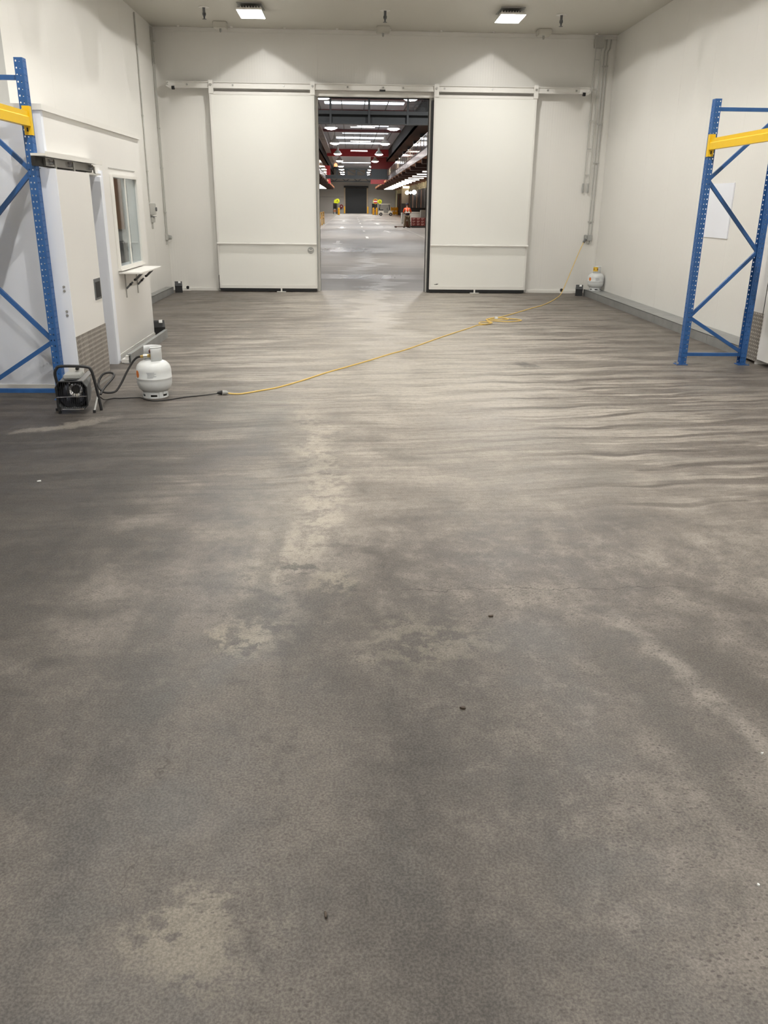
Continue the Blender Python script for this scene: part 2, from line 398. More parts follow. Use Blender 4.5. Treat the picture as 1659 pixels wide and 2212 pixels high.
M['wood'] = mat('brown timber', (0.32, 0.13, 0.065), 0.5, var=0.25, scale=3, stretch=(1, 1, 0.2))
M['led'] = emit_mat('led panel', (1.0, 0.985, 0.95), 12.0)
M['glass'] = glass_mat('window glass')
M['blind'] = mat('pale blind', (0.55, 0.57, 0.56), 0.6)
M['litter'] = mat('white scrap', (0.8, 0.8, 0.78), 0.6)
M['leaf'] = mat('dry leaf', (0.07, 0.05, 0.035), 0.7)
# hall
M['hgrey'] = mat('slate steel', (0.058, 0.066, 0.073), 0.5, var=0.1)
M['hroof'] = mat('roof sheet', (0.42, 0.46, 0.54), 0.5, 0.0, var=0.1)
M['hraft'] = mat('dusty pink steel', (0.30, 0.13, 0.14), 0.5)
M['hdark'] = mat('dark soffit', (0.016, 0.014, 0.013), 0.7)
M['hred'] = mat('red cladding', (0.66, 0.045, 0.06), 0.5)
M['hredd'] = mat('deep red cladding', (0.22, 0.016, 0.020), 0.5)
M['hwall'] = mat('tilt-up concrete', (0.46, 0.435, 0.40), 0.6, var=0.1, scale=0.4)
M['hbrown'] = mat('timber soffit', (0.46, 0.19, 0.09), 0.5, var=0.2)
M['hbeamr'] = mat('rust brown steel', (0.050, 0.020, 0.016), 0.5)
M['hcream'] = mat('cream column', (0.55, 0.44, 0.30), 0.5)
M['hroller'] = mat('charcoal shutter', (0.030, 0.033, 0.036), 0.5)
M['hyel'] = mat('safety yellow', (0.80, 0.40, 0.015), 0.45)
M['hlime'] = mat('lime sign', (0.72, 0.80, 0.02), 0.45)
M['signred'] = mat('red sign', (0.42, 0.035, 0.04), 0.45)
M['paintw'] = mat('white road paint', (0.80, 0.78, 0.75), 0.5)
M['mull'] = mat('dark mullion', (0.035, 0.032, 0.028), 0.45)
M['brick'] = mat('warm panel', (0.62, 0.30, 0.17), 0.55, var=0.2)
M['whitebox'] = mat('white crate', (0.62, 0.62, 0.58), 0.5)
M['carton'] = mat('red carton', (0.22, 0.035, 0.03), 0.55, var=0.2, scale=9)
M['cartonp'] = mat('pale carton print', (0.62, 0.42, 0.36), 0.55)
M['pallet'] = mat('dark pallet', (0.05, 0.045, 0.04), 0.7)
M['jack'] = mat('rust red jack', (0.13, 0.055, 0.03), 0.5)
M['hivis'] = mat('orange work shirt', (0.95, 0.10, 0.015), 0.6)
M['navy'] = mat('navy cloth', (0.010, 0.012, 0.022), 0.7)
M['khaki'] = mat('khaki trousers', (0.15, 0.105, 0.06), 0.75)
M['refl'] = mat('reflective tape', (0.75, 0.74, 0.72), 0.4)
M['skin'] = mat('skin', (0.42, 0.22, 0.14), 0.5)
M['buggy'] = mat('cream buggy body', (0.90, 0.87, 0.78), 0.35)
M['seat'] = mat('dark seat', (0.02, 0.02, 0.02), 0.6)
M['balu'] = glass_mat('balustrade glass', (0.72, 0.66, 0.68), 0.08)
M['panelpink'] = mat('brushed fascia', (0.55, 0.50, 0.51), 0.22, 0.75)
M['shop'] = mat('lit shop wall', (0.40, 0.36, 0.22), 0.6)
M['sky'] = emit_mat('skylight sheet', (0.90, 0.95, 1.0), SKYLIGHT_EMIT)
M['hlamp'] = emit_mat('hall lamp glow', (1.0, 0.97, 0.94), 40.0)
M['tube'] = emit_mat('strip light glow', (1.0, 0.95, 0.85), 9.0)
M['warm'] = emit_mat('warm shop light', (1.0, 0.80, 0.42), 3.6)


# ------------------------------------------------------------------ mesh helpers
class MB:
    def __init__(self):
        self.v = []; self.f = []

    def quad(self, *pts):
        i = len(self.v); self.v += [tuple(p) for p in pts]; self.f.append(tuple(range(i, i + len(pts))))
        return self

    def box(self, x0, y0, z0, x1, y1, z1):
        if x0 > x1: x0, x1 = x1, x0
        if y0 > y1: y0, y1 = y1, y0
        if z0 > z1: z0, z1 = z1, z0
        i = len(self.v)
        self.v += [(x0, y0, z0), (x1, y0, z0), (x1, y1, z0), (x0, y1, z0), (x0, y0, z1), (x1, y0, z1), (x1, y1, z1), (x0, y1, z1)]
        for q in ((3, 2, 1, 0), (4, 5, 6, 7), (0, 1, 5, 4), (1, 2, 6, 5), (2, 3, 7, 6), (3, 0, 4, 7)):
            self.f.append(tuple(i + k for k in q))
        return self

    def cbox(self, x0, y0, z0, x1, y1, z1, c=0.01):
        """box with chamfered edges"""
        bm = bmesh.new()
        bmesh.ops.create_cube(bm, size=1)
        for v in bm.verts:
            v.co = Vector(((x0 + x1) / 2 + v.co.x * abs(x1 - x0), (y0 + y1) / 2 + v.co.y * abs(y1 - y0), (z0 + z1) / 2 + v.co.z * abs(z1 - z0)))
        bmesh.ops.bevel(bm, geom=list(bm.edges), offset=c, segments=2, affect='EDGES', clamp_overlap=True)
        return self.addbm(bm)

    def addbm(self, bm):
        i = len(self.v)
        bm.verts.index_update()
        self.v += [tuple(v.co) for v in bm.verts]
        self.f += [tuple(i + v.index for v in f.verts) for f in bm.faces]
        bm.free()
        return self

    def bar(self, p0, p1, w, h, up=(0, 0, 1)):
        p0 = Vector(p0); p1 = Vector(p1); d = (p1 - p0).normalized(); upx = Vector(up)
        if abs(d.dot(upx)) > 0.98: upx = Vector((0, 1, 0))
        s = d.cross(upx).normalized(); t = s.cross(d)
        i = len(self.v)
        for p in (p0, p1):
            for a, c in ((-1, -1), (1, -1), (1, 1), (-1, 1)):
                self.v.append(tuple(p + s * a * w / 2 + t * c * h / 2))
        for q in ((3, 2, 1, 0), (4, 5, 6, 7), (0, 1, 5, 4), (1, 2, 6, 5), (2, 3, 7, 6), (3, 0, 4, 7)):
            self.f.append(tuple(i + k for k in q))
        return self

    def tube(self, pts, r, n=8, closed=False):
        pts = [Vector(p) for p in pts]; N = len(pts)
        rs = r if isinstance(r, (list, tuple)) else [r] * N
        i0 = len(self.v); prev = None
        for k, p in enumerate(pts):
            if closed: d = pts[(k + 1) % N] - pts[k - 1]
            else: d = pts[min(k + 1, N - 1)] - pts[max(k - 1, 0)]
            d = d.normalized() if d.length > 1e-9 else Vector((0, 0, 1))
            if prev is None:
                a = Vector((0, 0, 1)) if abs(d.z) < 0.9 else Vector((1, 0, 0))
                s = d.cross(a).normalized()
            else:
                s = (prev - d * prev.dot(d)).normalized()
            prev = s; t = d.cross(s)
            for q in range(n):
                an = 2 * PI * q / n
                self.v.append(tuple(p + (s * math.cos(an) + t * math.sin(an)) * rs[k]))
        for k in range(N if closed else N - 1):
            a = i0 + k * n; b = i0 + ((k + 1) % N) * n
            for q in range(n):
                self.f.append((a + q, a + (q + 1) % n, b + (q + 1) % n, b + q))
        if not closed:
            self.f.append(tuple(i0 + q for q in reversed(range(n))))
            self.f.append(tuple(i0 + (N - 1) * n + q for q in range(n)))
        return self

    def cyl(self, p0, p1, r, n=16, r1=None):
        return self.tube([p0, p1], [r, r if r1 is None else r1], n)

    def lathe(self, prof, n=24, c=(0, 0, 0), axis='Z', a0=0.0, a1=2 * PI):
        full = abs(a1 - a0 - 2 * PI) < 1e-6
        i0 = len(self.v); m = n if full else n + 1
        for r, z in prof:
            for q in range(m):
                an = a0 + (a1 - a0) * q / n
                if axis == 'Z': p = (c[0] + r * math.cos(an), c[1] + r * math.sin(an), c[2] + z)
                elif axis == 'Y': p = (c[0] + r * math.cos(an), c[1] + z, c[2] + r * math.sin(an))
                else: p = (c[0] + z, c[1] + r * math.cos(an), c[2] + r * math.sin(an))
                self.v.append(p)
        for k in range(len(prof) - 1):
            for q in range(n):
                a = i0 + k * m + q; b = i0 + k * m + (q + 1) % m
                self.f.append((a, b, b + m, a + m))
        return self

    def prism(self, poly, axis, lo, hi):
        """poly of 2d points extruded along an axis"""
        n = len(poly); i = len(self.v)
        for w in (lo, hi):
            for a, b in poly:
                self.v.append({'X': (w, a, b), 'Y': (a, w, b), 'Z': (a, b, w)}[axis])
        self.f.append(tuple(i + k for k in reversed(range(n)))); self.f.append(tuple(i + n + k for k in range(n)))
        for k in range(n):
            self.f.append((i + k, i + (k + 1) % n, i + n + (k + 1) % n, i + n + k))
        return self

    def sphere(self, c, r, n=12, m=8, sz=1.0):
        prof = [(r * math.sin(PI * k / m), -r * sz * math.cos(PI * k / m)) for k in range(m + 1)]
        prof[0] = (r * 0.01, prof[0][1]); prof[-1] = (r * 0.01, prof[-1][1])
        return self.lathe(prof, n, c)

    def mesh(self, name, material, smooth=False):
        me = bpy.data.meshes.new(name)
        me.from_pydata(self.v, [], self.f)
        bm = bmesh.new(); bm.from_mesh(me)
        bmesh.ops.recalc_face_normals(bm, faces=bm.faces)
        bm.to_mesh(me); bm.free()
        if smooth:
            for p in me.polygons: p.use_smooth = True
        me.materials.append(material)
        return me

    def build(self, name, material, parent=None, smooth=False, loc=None):
        o = bpy.data.objects.new(name, self.mesh(name, material, smooth))
        col.objects.link(o)
        if parent is not None: o.parent = parent
        if loc is not None: o.location = loc
        if smooth:
            md = o.modifiers.new('edges', 'EDGE_SPLIT'); md.split_angle = math.radians(40)
        return o


def tag(o, label, cat, group=None):
    o['label'] = label; o['category'] = cat
    if group: o['group'] = group
    return o


def thing(name, label, cat, loc=(0, 0, 0), rotz=0.0, group=None):
    o = bpy.data.objects.new(name, None)
    o.empty_display_size = 0.1
    col.objects.link(o)
    o.location = loc; o.rotation_euler = (0, 0, rotz)
    return tag(o, label, cat, group)


def struct(name, mb, material, label=None, parent=None, smooth=False):
    o = mb.build(name, material, parent, smooth)
    if parent is None:
        o['kind'] = 'structure'
        if label: o['label'] = label
    return o


def inst(mesh, name, parent, loc=(0, 0, 0), rot=(0, 0, 0), scale=None):
    o = bpy.data.objects.new(name, mesh); col.objects.link(o)
    if parent is not None: o.parent = parent
    o.location = loc; o.rotation_euler = rot
    if scale: o.scale = scale
    return o


def copy_tree(o, parent=None):
    c = o.copy(); col.objects.link(c); c.parent = parent
    for ch in o.children: copy_tree(ch, c)
    return c


def bez(pts, n=12):
    """catmull-rom through points"""
    P = [Vector(p) for p in pts]; out = []
    for i in range(len(P) - 1):
        a = P[max(i - 1, 0)]; b = P[i]; c = P[i + 1]; d = P[min(i + 2, len(P) - 1)]
        for k in range(n):
            t = k / n
            out.append(0.5 * ((2 * b) + (c - a) * t + (2 * a - 5 * b + 4 * c - d) * t * t + (-a + 3 * b - 3 * c + d) * t ** 3))
    out.append(P[-1])
    return out


# ================================================================== ROOM SHELL
XL, XR, YB, YF, ZC = -3.65, 5.04, 17.60, -8.0, 4.72
OX0, OX1, OZ = -0.62, 1.52, 3.60       # doorway

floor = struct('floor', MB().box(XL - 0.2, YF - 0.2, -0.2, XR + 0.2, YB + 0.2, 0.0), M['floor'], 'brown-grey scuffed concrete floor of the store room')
ceiling = struct('ceiling', MB().box(XL - 0.2, YF - 0.2, ZC, XR + 0.2, YB + 0.2, ZC + 0.15), M['ceil'], 'cream ceiling above the store room')
cap = MB().lathe([(0.03, 0), (0.028, -0.012), (0.014, -0.02), (0.001, -0.021)], 12).mesh('screw_cap', M['trimw'], True)
for k in range(9):
    inst(cap, 'screw_cap', ceiling, (XL + 0.5 + k * 0.97, YB - 0.16, ZC))

wb = MB()
wb.box(XL - 0.2, YB + 0.03, 0, OX0, YB + 0.2, ZC).box(OX1, YB + 0.03, 0, XR + 0.2, YB + 0.2, ZC).box(OX0, YB + 0.03, OZ, OX1, YB + 0.2, ZC)
wall_back = struct('wall_back', wb, M['wall'], 'cream panelled back wall with the open doorway')
PW = 1.2


def panel_run_x(parent, x0, x1, z0, z1, y):
    x = x0
    while x < x1 - 0.02:
        xe = min(x + PW, x1)
        MB().cbox(x + 0.0004, y, z0, xe - 0.0004, y + 0.03, z1, 0.0009).build('wall_panel', M['wall'], parent)
        x = xe


panel_run_x(wall_back, XL, OX0, 0, ZC, YB)
panel_run_x(wall_back, OX1, XR, 0, ZC, YB)
panel_run_x(wall_back, OX0, OX1, OZ, ZC, YB)


def side_wall(name, x, sgn, label):
    o = struct(name, MB().box(x + sgn * 0.03, YF - 0.2, 0, x + sgn * 0.2, YB + 0.2, ZC), M['wall'], label)
    n = 21; w = (YB - YF) / n
    me = MB().cbox(0, 0.0004, 0, sgn * 0.03, w - 0.0004, ZC, 0.0009).mesh('wall_panel', M['wall'])
    for k in range(n):
        inst(me, 'wall_panel', o, (x, YF + k * w, 0))
    return o


wall_left = side_wall('wall_left', XL, -1, 'cream panelled wall behind the white office')
wall_right = side_wall('wall_right', XR, 1, 'cream panelled wall behind the blue rack')
wall_front = struct('wall_front', MB().box(XL - 0.2, YF - 0.2, 0, XR + 0.2, YF, ZC), M['wall'], 'cream panelled wall behind the viewer')
struct('trim_1', MB().box(XL, YB - 0.025, ZC - 0.07, XR, YB, ZC - 0.002).box(XL, YB - 0.05, ZC - 0.012, XR, YB, ZC - 0.002), M['trimw'], 'narrow flashing between back wall and ceiling')
struct('baseboard_back', MB().box(XL + 0.15, YB - 0.03, 0, -2.7, YB, 0.05).box(3.62, YB - 0.03, 0, XR - 0.36, YB, 0.05), M['trimw'], 'low white skirting along the back wall')
# door frame of the opening
jm = MB().box(OX0 - 0.06, YB - 0.02, 0, OX0, YB + 0.22, OZ).box(OX1, YB - 0.02, 0, OX1 + 0.05, YB + 0.22, OZ).box(OX0 - 0.06, YB - 0.10, OZ, OX1 + 0.05, YB + 0.22, OZ + 0.12)
struct('trim_2', jm, M['trimw'], 'cream lining around the doorway')

# kerbs along the walls, steel faced
kr = struct('trim_3', MB().box(4.71, 9.95, 0, XR, 17.1, 0.115), M['galv'], 'low concrete plinth along the right wall')
for a, b in ((9.95, 10.9), (10.905, 12.9), (12.905, 15.0), (15.005, 17.1)):
    MB().box(4.70, a, 0.0, 4.709, b, 0.12).box(4.70, a, 0.116, XR - 0.002, b, 0.12).build('kerb_facing', M['galv'], kr)
kl = struct('trim_4', MB().box(XL, 11.45, 0, -3.51, 17.0, 0.115), M['galv'], 'low plinth along the left wall beyond the office')
for a, b in ((11.45, 14.2), (14.205, 17.0)):
    MB().box(-3.509, a, 0.0, -3.50, b, 0.12).box(XL + 0.002, a, 0.116, -3.50, b, 0.12).build('kerb_facing', M['galv'], kl)

# ================================================================== BIG SLIDING DOORS AND THEIR TRACK
DY = 17.38


def sliding_door(name, x0, x1, label, seal_left, handle_x=None):
    d = struct(name, MB().cbox(x0 + 0.03, DY + 0.006, 0.09, x1 - 0.03, DY + 0.13, 3.62, 0.004), M['door'], label)
    fr = MB()
    fr.box(x0, DY, 0.07, x0 + 0.035, DY + 0.135, 3.64).box(x1 - 0.035, DY, 0.07, x1, DY + 0.135, 3.64)
    fr.box(x0 + 0.035, DY, 3.59, x1 - 0.035, DY + 0.135, 3.64).box(x0 + 0.035, DY - 0.004, 0.07, x1 - 0.035, DY + 0.135, 0.135)
    fr.build('edge_frame', M['trimw'], d)
    MB().box(x0 + 0.01, DY + 0.01, 0.012, x1 - 0.01, DY + 0.12, 0.07).build('bottom_seal', M['black'], d)
    if seal_left:
        MB().box(x0 - 0.045, DY + 0.02, 0.012, x0, DY + 0.12, 3.55).build('edge_seal', M['black'], d)
    else:
        MB().box(x1, DY + 0.03, 0.05, x1 + 0.02, DY + 0.12, 3.6).build('edge_seal', M['grey'], d)
        MB().box(x0 - 0.015, DY + 0.03, 0.05, x0, DY + 0.1, 0.32).build('edge_seal', M['black'], d)
    b = MB().cyl((x0 - 0.0, DY - 0.055, 0.93), (x1 + 0.0, DY - 0.055, 0.93), 0.021, 12).build('bumper_rail', M['trimw'], d, True)
    xm = (x0 + x1) / 2
    MB().cyl((xm - 0.13, DY - 0.055, 0.93), (xm + 0.13, DY - 0.055, 0.93), 0.026, 12).build('rail_sleeve', M['trimw'], b, True)
    for xx in (x0 + 0.05, xm, x1 - 0.05):
        MB().box(xx - 0.02, DY - 0.055, 0.918, xx + 0.02, DY, 0.942).build('rail_bracket', M['trimw'], b)
    for xx in (x0 + 0.04, x1 - 0.03):
        h = MB().cbox(xx - 0.045, DY - 0.02, 3.60, xx + 0.045, DY + 0.0, 3.83, 0.006).build('hanger', M['trimw'], d)
        MB().cyl((xx, DY - 0.035, 3.75), (xx, DY - 0.018, 3.75), 0.02, 10).build('bolt', M['steel'], h, True)
    gx = x0 + (x1 - x0) * (0.63 if not seal_left else 0.475)
    MB().box(gx - 0.09, DY - 0.03, 0.0, gx + 0.09, DY + 0.05, 0.012).box(gx - 0.015, DY - 0.01, 0.0, gx + 0.015, DY + 0.004, 0.1).build('floor_guide', M['trimw'], d)
    if handle_x is not None:
        p = MB().lathe([(0.001, -0.012), (0.04, -0.012), (0.062, -0.006), (0.065, 0.004)], 24, (handle_x, DY, 0.81), 'Y').build('handle_plate', M['grey'], d, True)
        MB().tube(bez([(handle_x - 0.035, DY - 0.012, 0.83), (handle_x - 0.02, DY - 0.035, 0.812), (handle_x + 0.02, DY - 0.035, 0.812), (handle_x + 0.035, DY - 0.012, 0.83)], 5), 0.007, 8).build('pull_handle', M['trimw'], p, True)
    return d


sliding_door('door_1', -2.645, -0.68, 'tall white insulated sliding door left of the doorway, round pull', False, -0.80)
d2 = sliding_door('door_2', 1.59, 3.555, 'tall white insulated sliding door right of the doorway, black edge seal', True)
MB().box(1.70, DY - 0.001, 0.165, 1.76, DY + 0.007, 0.172).box(1.735, DY - 0.001, 0.172, 1.775, DY + 0.007, 0.18).build('scuff_mark', M['dark'], d2)

tr = MB().box(-3.40, DY + 0.015, 3.71, 4.55, DY + 0.10, 3.79).box(-3.42, DY - 0.01, 3.79, 4.55, DY + 0.12, 3.803).box(-3.40, DY + 0.0, 3.695, 4.55, DY + 0.10, 3.708)
track = struct('trim_5', tr, M['trimw'], 'long white door track across the back wall')
for xx in (-3.05, -2.2, -1.25, -0.05, 0.62, 1.0, 1.78, 2.7, 3.75, 4.3):
    MB().cyl((xx, DY + 0.005, 3.75), (xx, DY + 0.02, 3.75), 0.018, 10).build('bolt', M['steel'], track, True)
for xx in (-3.2, -1.6, 0.45, 2.5, 4.2):
    MB().box(xx - 0.04, DY + 0.10, 3.72, xx + 0.04, YB + 0.001, 3.78).build('wall_bracket', M['trimw'], track)
for xx, s in ((-3.33, 1), (4.47, -1)):
    st = MB().bar((xx - s * 0.10, DY + 0.03, 3.735), (xx, DY + 0.0, 3.68), 0.04, 0.03).build('track_stop', M['trimw'], track)
    MB().cyl((xx, DY, 3.69), (xx + s * 0.05, DY, 3.69), 0.032, 12).build('rubber_buffer', M['black'], st, True)
MB().box(0.55, DY - 0.015, 3.685, 0.66, DY + 0.03, 3.712).build('centre_catch', M['black'], track)
struct('trim_6', MB().box(OX0 - 0.05, YB - 0.11, 3.605, OX1 + 0.07, YB - 0.02, 3.69), M['trimw'], 'cream fascia under the door track')
for xx, lab in ((-3.40, 'small white floor stop with black buffer at left of back wall'), (4.46, 'small white floor stop with black buffer near the right bait box')):
    t = thing('door_stop', lab, 'door stop', (xx, YB - 0.05, 0), 0, 'floor stops for the sliding doors')
    MB().box(-0.14, -0.04, 0, 0.14, 0.01, 0.03).build('base', M['trimw'], t)
    MB().cyl((0.08 if xx < 0 else -0.10, -0.035, 0.065), (0.08 if xx < 0 else -0.10, -0.0, 0.065), 0.028, 12).box(0.06 if xx < 0 else -0.12, -0.03, 0.03, 0.1 if xx < 0 else -0.08, 0.0, 0.06).build('buffer', M['black'], t)

# ================================================================== OFFICE BOX
FX = -2.60     # facade plane
FY0, FY1, OH = 7.78, 11.20, 2.43
wo = MB()
D0, D1, DH = 8.0, 9.27, 1.95
W0, W1, WZ0, WZ1 = 9.77, 10.80, 1.0, 1.93
for a, b, z0, z1 in ((FY0 + 0.05, D0, 0, OH), (D0, D1, DH, OH), (D1, W0, 0, OH), (W0, W1, 0, WZ0), (W0, W1, WZ1, OH), (W1, FY1, 0, OH)):
    wo.box(FX - 0.1, a, z0, FX, b, z1)
wo.box(XL, FY1 - 0.08, 0, FX - 0.1, FY1, OH)
wo.box(XL, FY0 + 0.05, OH - 0.1, FX - 0.1, FY1 - 0.08, OH)
office = struct('wall_office', wo, M['wall_office'], 'white office cabin wall with door and window')
struct('wall_office_front', MB().box(XL, FY0, 0.05, FX, FY0 + 0.05, OH), M['bluew'], 'cool white sheet on the near end of the office')
struct('baseboard_office', MB().box(XL, FY0 - 0.012, 0, FX - 0.005, FY0, 0.075), M['trimw'], 'white skirting under the near end of the office')
struct('trim_7', MB().box(XL, FY0 - 0.02, OH - 0.035, FX - 0.0605, FY0 + 0.05, OH + 0.012).box(FX - 0.06, FY0 - 0.02, OH - 0.035, FX + 0.02, FY1, OH + 0.012), M['trimw'], 'white capping along the top of the office')
struct('baseboard_left', MB().box(FX, 9.36, 0, FX + 0.012, FY1, 0.06).box(FX, 9.36, 0.066, FX + 0.008, FY1, 0.07), M['trimw'], 'thin skirting below the office window')
# door jamb
struct('trim_8', MB().box(FX - 0.13, D1 - 0.03, 0, FX + 0.035, D1 + 0.05, DH - 0.03).box(FX + 0.0, D1 + 0.05, 0, FX + 0.03, D1 + 0.10, DH + 0.03), M['bluew'], 'cool white door post beside the office window')
# office door leaf with tread plate
LX0, LX1, LY0, LY1 = FX + 0.012, -2.455, 7.56, 8.50
dl = struct('door_3', MB().cbox(LX0, LY0, 0.03, LX1, LY1, 1.93, 0.004), M['wall_office'], 'thick white sliding office door with tread plate at its foot')
MB().box(LX0 - 0.002, LY0 - 0.012, 0.03, LX1 + 0.002, LY0 - 0.0, 1.935).build('end_capping', M['bluew'], dl)
MB().box(LX0 - 0.035, LY0 - 0.02, 0.03, LX0 - 0.004, LY0 + 0.05, 1.94).build('edge_seal', M['black'], dl)
MB().box(LX1, LY0, 0.025, LX1 + 0.004, LY1 + 0.005, 0.545).build('tread_plate', M['tread'], dl)
hp = MB().box(LX1, 8.27, 0.79, LX1 + 0.006, 8.47, 0.985).build('handle_recess', M['greyd'], dl)
MB().box(LX1 + 0.006, 8.295, 0.81, LX1 + 0.008, 8.445, 0.955).build('handle_pocket', M['black'], hp)
for z in (0.98, 0.945, 0.77, 0.735):
    MB().cyl((-2.50, LY0 - 0.018, z), (-2.50, LY0 - 0.01, z), 0.011, 10).build('bolt', M['steel'], dl, True)
MB().box(LX0, LY0, 0.0, LX1, LY1, 0.028).build('bottom_seal', M['grey'], dl)
# overhead track in a dark slot
tk = struct('trim_9', MB().box(FX + 0.001, 7.42, 1.95, FX + 0.03, 9.0, 2.025), M['dark'], 'roller track above the office door')
MB().box(FX + 0.03, 7.62, 1.957, FX + 0.05, 8.9, 2.022).build('rail', M['steel'], tk)
for yy in (7.72, 8.22, 8.85):
    rl = MB().cyl((FX + 0.05, yy, 1.99), (FX + 0.085, yy, 1.99), 0.024, 14).build('roller', M['chrome'], tk, True)
    MB().box(FX + 0.09, yy - 0.018, 1.935, FX + 0.1, yy + 0.018, 2.0).build('roller_plate', M['steel'], rl)
MB().box(FX + 0.0, 7.42, 2.026, FX + 0.119, 9.04, 2.045).box(FX + 0.12, 7.42, 2.02, FX + 0.13, 9.04, 2.06).build('track_cover', M['trimw'], tk)
MB().box(FX + 0.0, 8.56, 1.925, FX + 0.10, 9.05, 1.94).build('track_lip', M['trimw'], tk)
# window
GX = FX + 0.012
wfr = MB().box(FX + 0.001, W0 - 0.035, WZ0 - 0.03, FX + 0.03, W0, WZ1 + 0.03).box(FX + 0.001, W1, WZ0 - 0.03, FX + 0.03, W1 + 0.05, WZ1 + 0.03)
wfr.box(FX + 0.001, W0, WZ1, FX + 0.03, W1, WZ1 + 0.03).box(FX + 0.001, W0, WZ0 - 0.03, FX + 0.03, W1, WZ0)
wn = struct('window_1', wfr, M['trimw'], 'white sliding window of the office')
wmid = 10.27
MB().box(FX + 0.0, wmid - 0.014, WZ0, FX + 0.028, wmid + 0.014, WZ1).build('mullion', M['trimw'], wn)
MB().box(GX, W0, WZ0, GX + 0.005, wmid - 0.014, WZ1).build('pane', M['glass'], wn)
MB().box(GX - 0.01, wmid + 0.014, WZ0, GX - 0.005, W1, WZ1).build('pane', M['glass'], wn)
MB().box(FX - 0.06, W1 - 0.22, WZ0 + 0.005, FX - 0.045, W1 - 0.19, WZ1 - 0.005).build('sash_stile', M['greyd'], wn)
MB().box(FX + 0.001, W0 - 0.05, WZ0 - 0.045, FX + 0.045, W1 + 0.07, WZ0 - 0.031).build('window_sill', M['trimw'], wn)
MB().box(FX + 0.001, W0 - 0.06, WZ1 + 0.09, FX + 0.006, W1 + 0.06, WZ1 + 0.095).build('drip_line', M['grey'], wn)
# inside the office
t = thing('pin_board', 'brown timber board on the far wall inside the office window', 'board', (-3.035, 11.11, 1.36))
MB().box(-0.30, -0.03, 0, 0.20, 0.005, 0.72).build('board', M['wood'], t)
MB().box(-0.32, -0.04, 0.72, 0.22, 0.005, 0.76).build('board_frame', M['wood'], t)
t = thing('filing_cabinet', 'dark cabinet standing under the brown board inside the office', 'cabinet', (-3.085, 10.88, 0))
MB().cbox(-0.28, -0.2, 0.0, 0.24, 0.22, 1.22, 0.01).build('body', M['greyd'], t)
for z in (0.1, 0.47, 0.84):
    dr = MB().box(-0.26, -0.212, z, 0.22, -0.2, z + 0.34).build('drawer', M['blackpl'], t)
    MB().box(-0.08, -0.23, z + 0.25, 0.04, -0.212, z + 0.27).build('handle', M['steel'], dr)
t = thing('vertical_blind', 'pale vertical blind hanging beside the brown board in the office', 'blind', (-2.735, 11.08, 0.75))
for k in range(4):
    MB().box(-0.075 + k * 0.043, -0.012 - 0.01 * (k % 2), 0, -0.035 + k * 0.043, 0.0 - 0.01 * (k % 2), 1.5).build('slat', M['blind'], t)
MB().box(-0.08, -0.03, 1.5, 0.1, 0.03, 1.54).build('head_rail', M['trimw'], t)
t = thing('office_fill_light', 'unseen ceiling light added to brighten the office', 'ceiling light', (-3.1, 9.9, OH - 0.101))  # added, unseen light that brightens the interior behind the window
MB().box(-0.1, -0.6, -0.05, 0.1, 0.6, 0.0).build('housing', M['trimw'], t)
MB().box(-0.09, -0.58, -0.06, 0.09, 0.58, -0.05).build('diffuser', emit_mat('office fill glow', (1.0, 0.98, 0.95), 9.0), t)
# shelf below the window
t = thing('wall_shelf', 'white fold-out shelf below the office window', 'shelf', (FX, 10.28, 0.94))
MB().cbox(0.0, -0.55, -0.018, 0.255, 0.50, 0.0, 0.003).build('board', M['trimw'], t)
for yy in (-0.30, 0.24):
    b = MB().box(0.0, yy - 0.012, -0.30, 0.008, yy + 0.012, -0.018).box(0.0, yy - 0.012, -0.026, 0.22, yy + 0.012, -0.018).build('bracket', M['steel'], t)
    MB().bar((0.008, yy, -0.2), (0.085, yy, -0.125), 0.012, 0.02).bar((0.12, yy, -0.10), (0.2, yy, -0.026), 0.014, 0.024).build('stay', M['greyd'], b)
    for hx, hz in ((0.06, -0.15), (0.115, -0.1)):
        MB().cyl((hx, yy - 0.014, hz), (hx, yy + 0.014, hz), 0.014, 10).build('hinge', M['blackpl'], b)
# galvanised guard channel lying in front of the office
t = thing('guard_channel', 'loose galvanised steel channel on the floor in front of the office', 'guard rail', (-2.44, 9.27, 0))
MB().box(0, 0, 0, 0.012, 1.93, 0.105).box(-0.07, 0, 0, 0.0, 1.93, 0.008).box(-0.03, 0, 0.097, 0.0, 1.93, 0.105).build('channel', M['galv'], t)
MB().box(-0.10, 0.0, 0.008, -0.02, 0.16, 0.045).box(-0.06, 0.02, 0.045, -0.02, 0.10, 0.08).build('end_bracket', M['trimw'], t)
MB().cyl((-0.05, 0.12, 0.045), (-0.05, 0.12, 0.075), 0.012, 8).build('bolt', M['steel'], t)


def bait_station(loc, rz, label):
    t = thing('bait_station', label, 'bait box', loc, rz, 'black bait boxes')
    body = [(-0.075, 0), (0.075, 0), (0.075, 0.15), (0.045, 0.205), (-0.035, 0.215), (-0.075, 0.13)]
    MB().prism(body, 'X', -0.07, 0.07).build('body', M['blackpl'], t)
    MB().prism([(-0.08, 0.128), (-0.078, 0.118), (0.079, 0.14), (0.081, 0.152)], 'X', -0.073, 0.073).build('lid_seam', M['black'], t)
    MB().box(-0.072, -0.03, 0.0, 0.072, 0.03, 0.05).build('entry_tunnel', M['black'], t)
    MB().box(0.005, -0.031, 0.205, 0.045, 0.004, 0.2165).bar((0.02, -0.052, 0.182), (0.02, -0.038, 0.2145), 0.045, 0.008).build('label_sticker', M['litter'], t)


